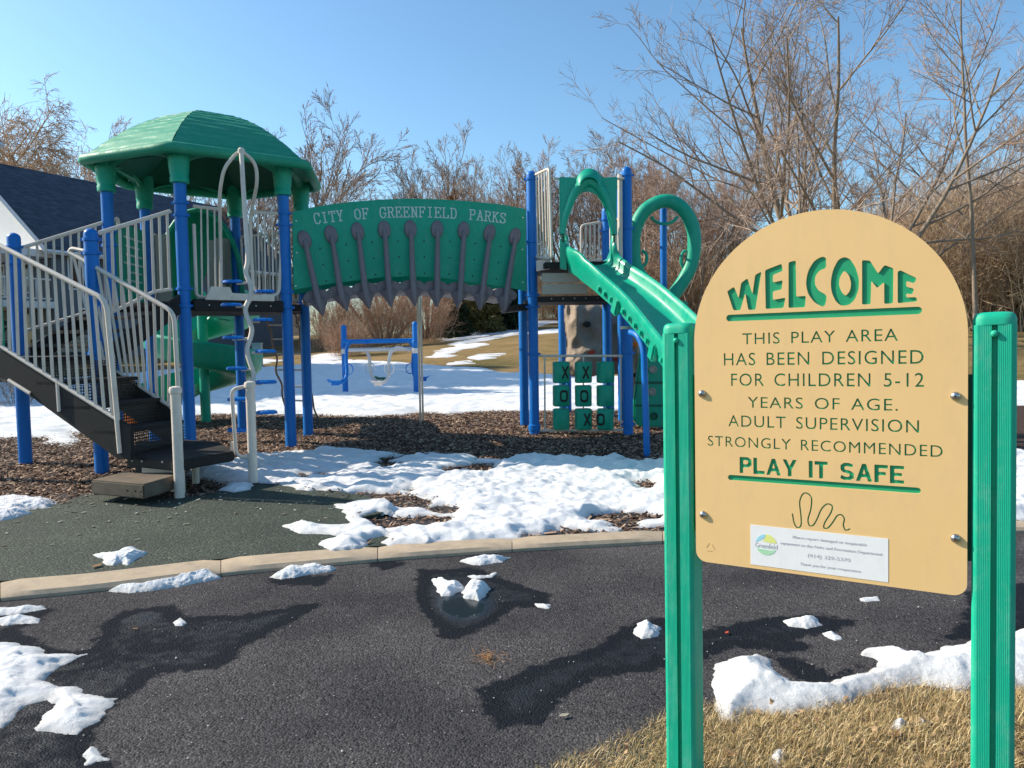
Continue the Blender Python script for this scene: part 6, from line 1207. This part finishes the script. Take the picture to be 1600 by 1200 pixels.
for px, Y, h_ in [(840, 66, .7), (870, 64, .8), (905, 66, .75), (940, 62, .85), (975, 60, .9), (1010, 62, .95), (1045, 58, .9), (1080, 60, .95), (1115, 58, .9), (1150, 60, .9), (1190, 60, .9), (1240, 60, .9), (800, 70, .6), (760, 72, .5)]:
    x, y = at(px, Y); a = rg.uniform(0, 6.28); c, s = math.cos(a), math.sin(a); v = np.stack([tv[:, 0]*c-tv[:, 1]*s, tv[:, 0]*s+tv[:, 1]*c, tv[:, 2]*h_], 1)+[x, y, float(ter(x, y))]; Vs.append(v); Fs.append(tf+o_); o_ += len(v)
tag(link('far_brush', npmesh('brush', np.concatenate(Vs), np.concatenate(Fs)), M['thicket']), 'far brown undergrowth behind the slide tower and green loop', 'undergrowth', kind='stuff')

# evergreens
def conifer(seed, H, Rb, n=2600, leaf=0.16, squash=1.0):
    rg = np.random.default_rng(seed); nb = 130; tb = (np.arange(nb)+rg.random(nb))/nb; zb_ = 0.04+0.96*tb; ab = rg.uniform(0, 6.28, nb); Lb = Rb*(1-zb_)**0.75*rg.uniform(0.75, 1.12, nb)+0.05
    bi = rg.integers(0, nb, n*3); s = rg.random(n*3)**0.6; rr = Lb[bi]*s; z = zb_[bi]*H-rr*0.28+rg.normal(0, 0.06, n*3)+0.35*rr*s; a = ab[bi]+rg.normal(0, 0.16, n*3)
    c = np.stack([rr*np.cos(a), rr*np.sin(a), z], 1); d = np.stack([np.cos(a), np.sin(a), rg.normal(-.2, .5, n*3)], 1)+rg.normal(0, .5, (n*3, 3)); d /= np.linalg.norm(d, axis=1, keepdims=True); e = np.cross(d, rg.normal(size=d.shape)); e /= np.linalg.norm(e, axis=1, keepdims=True)
    L_ = leaf*rg.uniform(.6, 1.4, n*3)[:, None]; V = np.stack([c-e*L_*.22, c+e*L_*.22, c+d*L_*1.4], 1).reshape(-1, 3); return npmesh('needles', V, np.arange(len(V)).reshape(-1, 3))
def evergreen(px, base, Y, top, wpx, lab, m_, seed):
    x = AY(px, base, Y)[0]; zb0 = float(ter(x, Y)); H = AY(px, top, Y)[2]-zb0; t = thing('evergreen_tree', lab, 'evergreen', (x, Y, zb0), 'evergreens beyond the lawn')
    c = link('crown', conifer(seed, H, wpx/FPX*Y/2, leaf=0.22), M[m_], t); c.matrix_parent_inverse = Matrix.Identity(4); tr_ = MB().lathe((0, 0, -0.1), [(0.16, 0), (0.12, H*.5), (0.02, H)], 8).build('trunk', M['bark'], None, True); tr_.parent = t
evergreen(712, 508, 46, 300, 60, 'tall evergreen with rusty top poking above the bridge panel', 'needle_o', 3)
evergreen(706, 508, 43, 420, 62, 'dark evergreen beside the rightmost bush under the bridge', 'needle', 4)
evergreen(757, 503, 44, 425, 62, 'yellow green evergreen under the right part of the bridge', 'needle_y', 5)
evergreen(795, 498, 46, 420, 60, 'dark evergreen beside the blue post under the bridge', 'needle', 6)
evergreen(1147, 490, 62, 372, 34, 'small dark pointed evergreen just left of the sign panel', 'needle', 7)

# ------------------------------------------------------------------ houses
def quad(name, P, m, parent, th=None, uvs=None):
    me = bpy.data.meshes.new(name); me.from_pydata([tuple(map(float, p)) for p in P], [], [tuple(range(len(P)))]); uv = me.uv_layers.new(name='UVMap'); P = [np.array(p) for p in P]; u = P[1]-P[0]; L_ = np.linalg.norm(u); u /= L_; n_ = np.cross(u, P[-1]-P[0]); n_ /= np.linalg.norm(n_); v = np.cross(n_, u)
    for li, p in enumerate(P): uv.data[li].uv = ((p-P[0])@u, (p-P[0])@v)
    me.update(); o = link(name, me, M[m], parent); sm = o.modifiers.new('thickness', 'SOLIDIFY'); sm.thickness = th or 0.12; return o
def gable_house(name, label, C0, ax, length, width, zg, ze, zr, wall='siding', roofm='shingle', over=0.5, front=None, cat='house'):
    ax = np.array(ax)/np.linalg.norm(ax); nr = np.array([ax[1], -ax[0]]); C0 = np.array(C0)      # C0 near right corner, ax runs away, nr points right
    h = thing(name, label, cat, (*C0, zg)); c = [C0, C0+ax*length, C0+ax*length-nr*width, C0-nr*width]; b3 = lambda p, z: np.array([p[0], p[1], z]); m0, m1 = C0-nr*width/2, C0+ax*length-nr*width/2
    mb = MB(); V = [b3(p, zg-0.5) for p in c]+[b3(p, ze) for p in c]+[b3(m0, zr-0.1), b3(m1, zr-0.1)]; mb.add(V, [(0, 1, 5, 4), (1, 2, 6, 9, 5), (2, 3, 7, 6), (3, 0, 4, 8, 7)]); mb.build('wall', M[wall], h)
    sl = (zr-ze)/(width/2); e = over
    for sg in (1, -1):
        q0 = (C0+nr*e if sg > 0 else c[3]-nr*e)-ax*e; q1 = (c[1]+nr*e if sg > 0 else c[2]-nr*e)+ax*e; r0, r1 = m0-ax*e, m1+ax*e
        quad('roof', [b3(q0, ze-sl*e), b3(q1, ze-sl*e), b3(r1, zr), b3(r0, zr)], roofm, h, 0.15)
    tube('eave_board', [b3(C0+nr*e-ax*e, ze-sl*e-0.12), b3(c[1]+nr*e+ax*e, ze-sl*e-0.12)], 0.10, M['white'], h, 4)
    for a_, b_ in ((C0+nr*e, m0), (c[3]-nr*e, m0)): tube('rake_board', [b3(a_-ax*e, ze-sl*e-0.14), b3(b_-ax*e, zr-0.14)], 0.11, M['white'], h, 4)
    return h, ax, nr, c
def panel_on(h, base, ud, nrm, s, z, w_, hh, m='window', name='window'):
    c = np.array([base[0]+ud[0]*s+nrm[0]*0.03, base[1]+ud[1]*s+nrm[1]*0.03, z]); f = MB().box(c, (w_+0.16, 0.05, hh+0.16), ax=((*ud, 0), (*nrm, 0), (0, 0, 1))).build(name, M['white'], h); MB().box(c+np.array([*nrm, 0])*0.03, (w_, 0.03, hh), ax=((*ud, 0), (*nrm, 0), (0, 0, 1))).build('pane', M[m], f)
    MB().box(c+np.array([*nrm, 0])*0.05, (0.05, 0.02, hh), ax=((*ud, 0), (*nrm, 0), (0, 0, 1))).build('mullion', M['white'], f)
C0 = (-19.9, 33.0)
h1, ax1, nr1, cc = gable_house('shingled_house', 'large house with dark blue shingled roof and white porch at the left', C0, (0.42, 0.91), 15, 9, 1.1, 5.75, 9.6, 'siding')
n3g = -ax1
# white pediment, corner column, deck with railing
b3 = lambda p, z: np.array([p[0], p[1], z])
C0a = np.array(C0)
MB().prism([b3(C0a-ax1*0.3+nr1*0.1, 5.25), b3(C0a-ax1*0.3-nr1*9.0, 5.25), b3(C0a-ax1*0.3-nr1*4.5, 9.35), b3(C0a-ax1*0.3+nr1*0.1, 5.55)], (*(-ax1*0.1), 0)).build('pediment', M['white'], h1)
DK = 3.1
deck = [C0a-ax1*0.3+nr1*0.0, C0a+ax1*6+nr1*0.0, C0a+ax1*6+nr1*2.6, C0a-ax1*0.3+nr1*2.6]
gcol = C0a-ax1*2.6; 
porch = [C0a+nr1*0.1, C0a-nr1*9, C0a-nr1*9-ax1*2.6, C0a+nr1*0.1-ax1*2.6]
MB().prism([b3(p, DK-0.28) for p in porch], (0, 0, 0.28)).build('porch_floor', M['white'], h1)
MB().prism([b3(p, 5.0) for p in [C0a+nr1*0.1, C0a-nr1*9, C0a-nr1*9-ax1*2.6, C0a+nr1*0.1-ax1*2.6]], (0, 0, 0.3)).build('porch_ceiling', M['white'], h1)
for s in (0.1, -2.9, -5.9, -8.9): q = C0a+nr1*(s-0.12)-ax1*2.45; MB().box(b3(q, (DK+5.0)/2), (0.30, 0.30, 5.0-DK), ax=((*nr1, 0), (*ax1, 0), (0, 0, 1))).build('porch_column', M['white'], h1); MB().box(b3(q, (DK-0.28+1.0)/2), (0.2, 0.2, DK-1.28), ax=((*nr1, 0), (*ax1, 0), (0, 0, 1))).build('porch_pier', M['siding_lt'], h1)
def porch_rail(a, b):
    L_ = np.linalg.norm(b-a); u = (b-a)/L_; nn = np.array([u[1], -u[0]]); f = MB().box(b3((a+b)/2, DK+0.95), (L_, 0.09, 0.07), ax=((*u, 0), (*nn, 0), (0, 0, 1))).build('porch_rail', M['white'], h1); MB().box(b3((a+b)/2, DK+0.12), (L_, 0.07, 0.06), ax=((*u, 0), (*nn, 0), (0, 0, 1))).build('lower_rail', M['white'], f)
    for k in range(int(L_/0.22)): q = a+u*(0.12+0.22*k); MB().box(b3(q, DK+0.53), (0.05, 0.05, 0.78)).build('baluster', M['white'], f)
porch_rail(C0a+nr1*0.0-ax1*2.5, C0a-nr1*2.9-ax1*2.5); porch_rail(C0a+nr1*0.05-ax1*2.4, C0a+nr1*0.05-ax1*0.1); porch_rail(C0a-nr1*3.1-ax1*2.5, C0a-nr1*5.9-ax1*2.5)
for s, z, w_, hh in ((-2.0, 4.2, 1.1, 1.2), (-3.8, 4.2, 1.1, 1.2), (-5.6, 4.1, 1.4, 1.6), (-2.0, 1.9, 1.4, 1.3), (-5, 1.9, 1.4, 1.3)): panel_on(h1, C0a, nr1, -ax1, s, z, w_, hh)
for s, z, w_, hh in ((1.4, 4.4, 1.2, 1.3), (3.4, 4.4, 1.2, 1.3), (6.4, 4.4, 1.4, 1.3), (9.5, 4.4, 1.2, 1.3), (12.5, 4.4, 1.2, 1.3), (2.2, 2.0, 1.8, 1.6), (6.5, 2.0, 1.4, 1.2), (11, 2.0, 1.4, 1.2)): panel_on(h1, C0a, ax1, nr1, s, z, w_, hh)
for i in range(4):
    for j in range(7):
        MB().box(b3(C0a+nr1*(1.2)-ax1*1.5+ax1*(0.55*j+0.27*(i % 2)), 1.0+0.19*i), (0.53, 0.3, 0.17), ax=((*ax1, 0), (*nr1, 0), (0, 0, 1))).build('stone_block', M['stone'], h1, bevel=0.02)
h2, ax2, nr2, c2 = gable_house('slate_blue_house', 'dark slate blue house with grey roof seen between the tower posts', (-17.2, 58), (-1, 0.35), 17, 8.5, 2.4, 6.2, 9.0, 'siding')
for s in (2.2, 5.0, 8.5, 12.0): panel_on(h2, c2[0], ax2, nr2, s, 4.9, 1.3, 1.3); panel_on(h2, c2[3], ax2, -nr2, s, 4.9, 1.3, 1.3); panel_on(h2, c2[3], ax2, -nr2, s+0.6, 3.0, 1.0, 0.8)
h3, ax3_, nr3, c3 = gable_house('cream_house', 'small cream gabled house between the covered tower and the bridge', (-17.0, 53), (0.12, 1), 7, 3.9, 2.2, 5.2, 6.5, 'cream', 'shingle', 0.3)
panel_on(h3, np.array([-17.0, 53]), nr3, -ax3_, -2.0, 3.9, 0.7, 0.9)
# unseen house added beyond the left edge to shade the far snow
h4, ax4, nr4, c4 = gable_house('neighbour_house', 'tall neighbouring house beyond the left edge of the view', (-17.0, 18.6), (0.0, 1), 6.2, 9, -0.1, 8.2, 11.6, 'siding_lt', 'shingle', 0.4)
for s in (1.2, 3.2, 5.0): panel_on(h4, c4[0], ax4, nr4, s, 2.0, 0.9, 1.3); panel_on(h4, c4[0], ax4, nr4, s, 5.0, 0.9, 1.3)
for i, (x, y, H_, rb) in enumerate([(-18.6, 23.2, 13.0, 2.3), (-20.8, 25.6, 15.5, 2.6), (-17.2, 20.6, 11.0, 2.0), (-23.0, 28.5, 15.5, 2.6)]):  # unseen spruces, added so their shadows reach further across the lawn snow
    t = thing('evergreen_tree', ['spruce beyond the left edge, second nearest', 'tall spruce beyond the left edge', 'spruce beyond the left edge, nearest to the path', 'farthest spruce beyond the left edge'][i], 'evergreen', (x, y, float(ter(x, y))), 'spruces beyond the left edge')
    c = link('crown', conifer(50+i, H_, rb, n=5000, leaf=0.5), M['needle'], t); c.matrix_parent_inverse = Matrix.Identity(4); q = MB().lathe((0, 0, -0.1), [(0.2, 0), (0.14, H_*.5), (0.02, H_)], 8).build('trunk', M['bark'], None, True); q.parent = t
# utility pedestal
g = GT(403, 573); ub = thing('utility_pedestal', 'grey green utility pedestal on the far lawn behind the pod climber', 'utility box', g)
MB().box(g+np.array([0, 0, 0.38]), (0.30, 0.26, 0.80)).build('cabinet', M['utility'], ub, bevel=0.02); MB().box(g+np.array([0, 0, 0.80]), (0.34, 0.30, 0.06)).build('lid', M['utility'], ub, bevel=0.015)
g2_ = GT(300, 580); g2_[1] += 0.0; ub2 = thing('utility_cabinet', 'low pale utility cabinet on the far lawn behind the spiral slide', 'utility box', g2_); MB().box(g2_+np.array([0, 0, 0.3]), (0.5, 0.4, 0.65)).build('cabinet', M['utility'], ub2, bevel=0.02); MB().box(g2_+np.array([0, 0, 0.64]), (0.54, 0.44, 0.05)).build('lid', M['utility'], ub2, bevel=0.01)
# distant snow fence
fx0 = AY(1058, 484, 58); sf = thing('picket_fence', 'pale picket fence far away between loop climber and sign', 'fence', fx0)
zf_ = float(ter(fx0[0], 58))
for k in range(26): MB().box((fx0[0]+0.22*k-1.0, 58, zf_+0.45), (0.09, 0.04, 0.95)).build('picket', M['fence'], sf)
for z in (0.25, 0.75): MB().box((fx0[0]+1.8, 58.05, zf_+z), (6.2, 0.04, 0.08)).build('fence_rail', M['fence'], sf)

# ------------------------------------------------------------------ litter
n = 90; mb = MB()
cc_ = G(762, 1030, AZ)
for k in range(n):
    a = random.uniform(0, 6.28); rr = abs(random.gauss(0, 0.035)); c = cc_+np.array([rr*math.cos(a)*1.2, rr*math.sin(a)*1.3, 0.004+random.random()*0.006]); t = random.uniform(0, 3.14); u = np.array([math.cos(t), math.sin(t), random.uniform(-.3, .3)])*random.uniform(0.006, 0.02); v = np.array([-u[1], u[0], 0]); v /= np.linalg.norm(v)+1e-9
    mb.prism([c-u-v*0.0006, c+u-v*0.0006, c+u+v*0.0006, c-u+v*0.0006], (0, 0, 0.0008))
M['tuft'] = mat('rusty_dry_tuft', (0.32, 0.15, 0.06), 0.8, (0.45, 0.26, 0.12), island=True)
tag(mb.build('dry_needle_tuft', M['tuft']), 'small rusty tuft of dry needles on the middle of the asphalt', 'plant litter', kind='stuff')
def leaf(px, py, z, s, label, m_='leafbrown', rot=0.5):
    c = G(px, py, z); pts = []
    for t, w2 in ((-1, 0.05), (-.6, .38), (-.1, .5), (.4, .36), (.8, .15), (1, .03)): pts.append((t, w2))
    rows = []
    for t, w2 in pts: rows.append([c+np.array([s*(t*math.cos(rot)-q*math.sin(rot)), s*(t*math.sin(rot)+q*math.cos(rot)), 0.004+0.3*s*abs(q)+0.15*s*t*t]) for q in (-w2, -w2/2, 0, w2/2, w2)])
    o = MB().strip(rows).build('dead_leaf', M[m_], None, True); sm = o.modifiers.new('thickness', 'SOLIDIFY'); sm.thickness = 0.0008; tag(o, label, 'leaf', 'leaves and scraps on the ground')
leaf(152, 886, 0.004, 0.035, 'curled brown leaf beside the snow patch on the rubber mat', rot=1.4)
leaf(882, 1120, AZ+0.003, 0.018, 'pale dry leaf on the asphalt near the grass edge', 'palechip', 0.4)
leaf(1136, 990, AZ+0.003, 0.014, 'small red leaf in the wet patch beside the left sign post', 'red', 0.9)
leaf(212, 984, AZ+0.003, 0.012, 'small reddish leaf in the large wet patch on the left', 'leafbrown', 0.2)
leaf(1400, 1150, AZ+0.03, 0.03, 'dark reddish leaf in the dry grass under the sign', 'leafbrown', 0.7)
leaf(1140, 1180, AZ+0.03, 0.03, 'dark brown leaf in the dry grass beside the left post', 'leafbrown', 2.0)
for i, (x, y, s, lab) in enumerate([(1405, 1135, 18, 'snow crumb in the grass near the centre under the sign'), (1215, 1188, 26, 'snow crumb in the grass at the bottom edge of the photo'), (1442, 1128, 8, 'tiny snow crumb in the grass right of the centre under the sign')]):
    zc = AZ+0.02; o = snow('snow_clump', [[(x-s*.6, y), (x-s*.2, y-s*.6), (x+s*.5, y-s*.4), (x+s*.6, y+s*.3), (x, y+s*.6)]], zf=lambda X, Y: zc+0.0*X, thick=0.02, wd=0.012, res=0.004, en=0.006, es=30, bump=0.003, bs=30, seed=40+i, zz=zc); tag(o, lab, 'snow', 'snow crumbs in the dry grass')
mb = MB()
for k in range(420):                     # grit and salt crumbs on the asphalt
    x, y = random.uniform(-60, 1580), random.uniform(905, 1195); c = G(x, y, AZ+0.002); r_ = random.uniform(0.0012, 0.0035)*(1.4 if random.random() < 0.1 else 1); a0_ = random.random()*6
    mb.prism([c+r_*np.array([math.cos(a0_+t)*random.uniform(.6, 1), math.sin(a0_+t)*random.uniform(.6, 1), 0]) for t in (0, 1.6, 3.1, 4.6)], (0, 0, r_*0.9))
M['grit'] = mat('pale_grit', (0.18, 0.16, 0.14), 0.8, (0.62, 0.60, 0.56), island=True)
tag(mb.build('grit', M['grit']), 'pale grit and crumbs strewn over the asphalt', 'grit', kind='stuff')
mb = MB()
for k in range(260):                     # dead leaf scraps in the grass
    x, y = random.uniform(900, 1600), random.uniform(1085, 1198); c = G(x, y, AZ+0.02+0.02*random.random())
    if float(sdf(np.array([[c[0]]]), np.array([[c[1]]]), vpoly)[0, 0]) < 0.03: continue
    r_ = random.uniform(0.004, 0.012); a0_ = random.random()*6; tl = random.uniform(-.6, .6)
    mb.prism([c+r_*np.array([math.cos(a0_+t)*random.uniform(.5, 1), math.sin(a0_+t)*random.uniform(.5, 1), tl*math.cos(t)]) for t in (0, 1.2, 2.4, 3.6, 5.0)], (0, 0, 0.0008))
M['scrap'] = mat('leaf_scraps', (0.07, 0.035, 0.02), 0.85, (0.42, 0.28, 0.16), island=True)
tag(mb.build('leaf_scraps', M['scrap']), 'brown leaf scraps caught in the dry grass', 'leaf litter', kind='stuff')
# crack in the curb
cr = [G(343, 899, 0.004), G(348, 888, 0.01), G(345, 880, 0.01), G(351, 873, 0.008)]
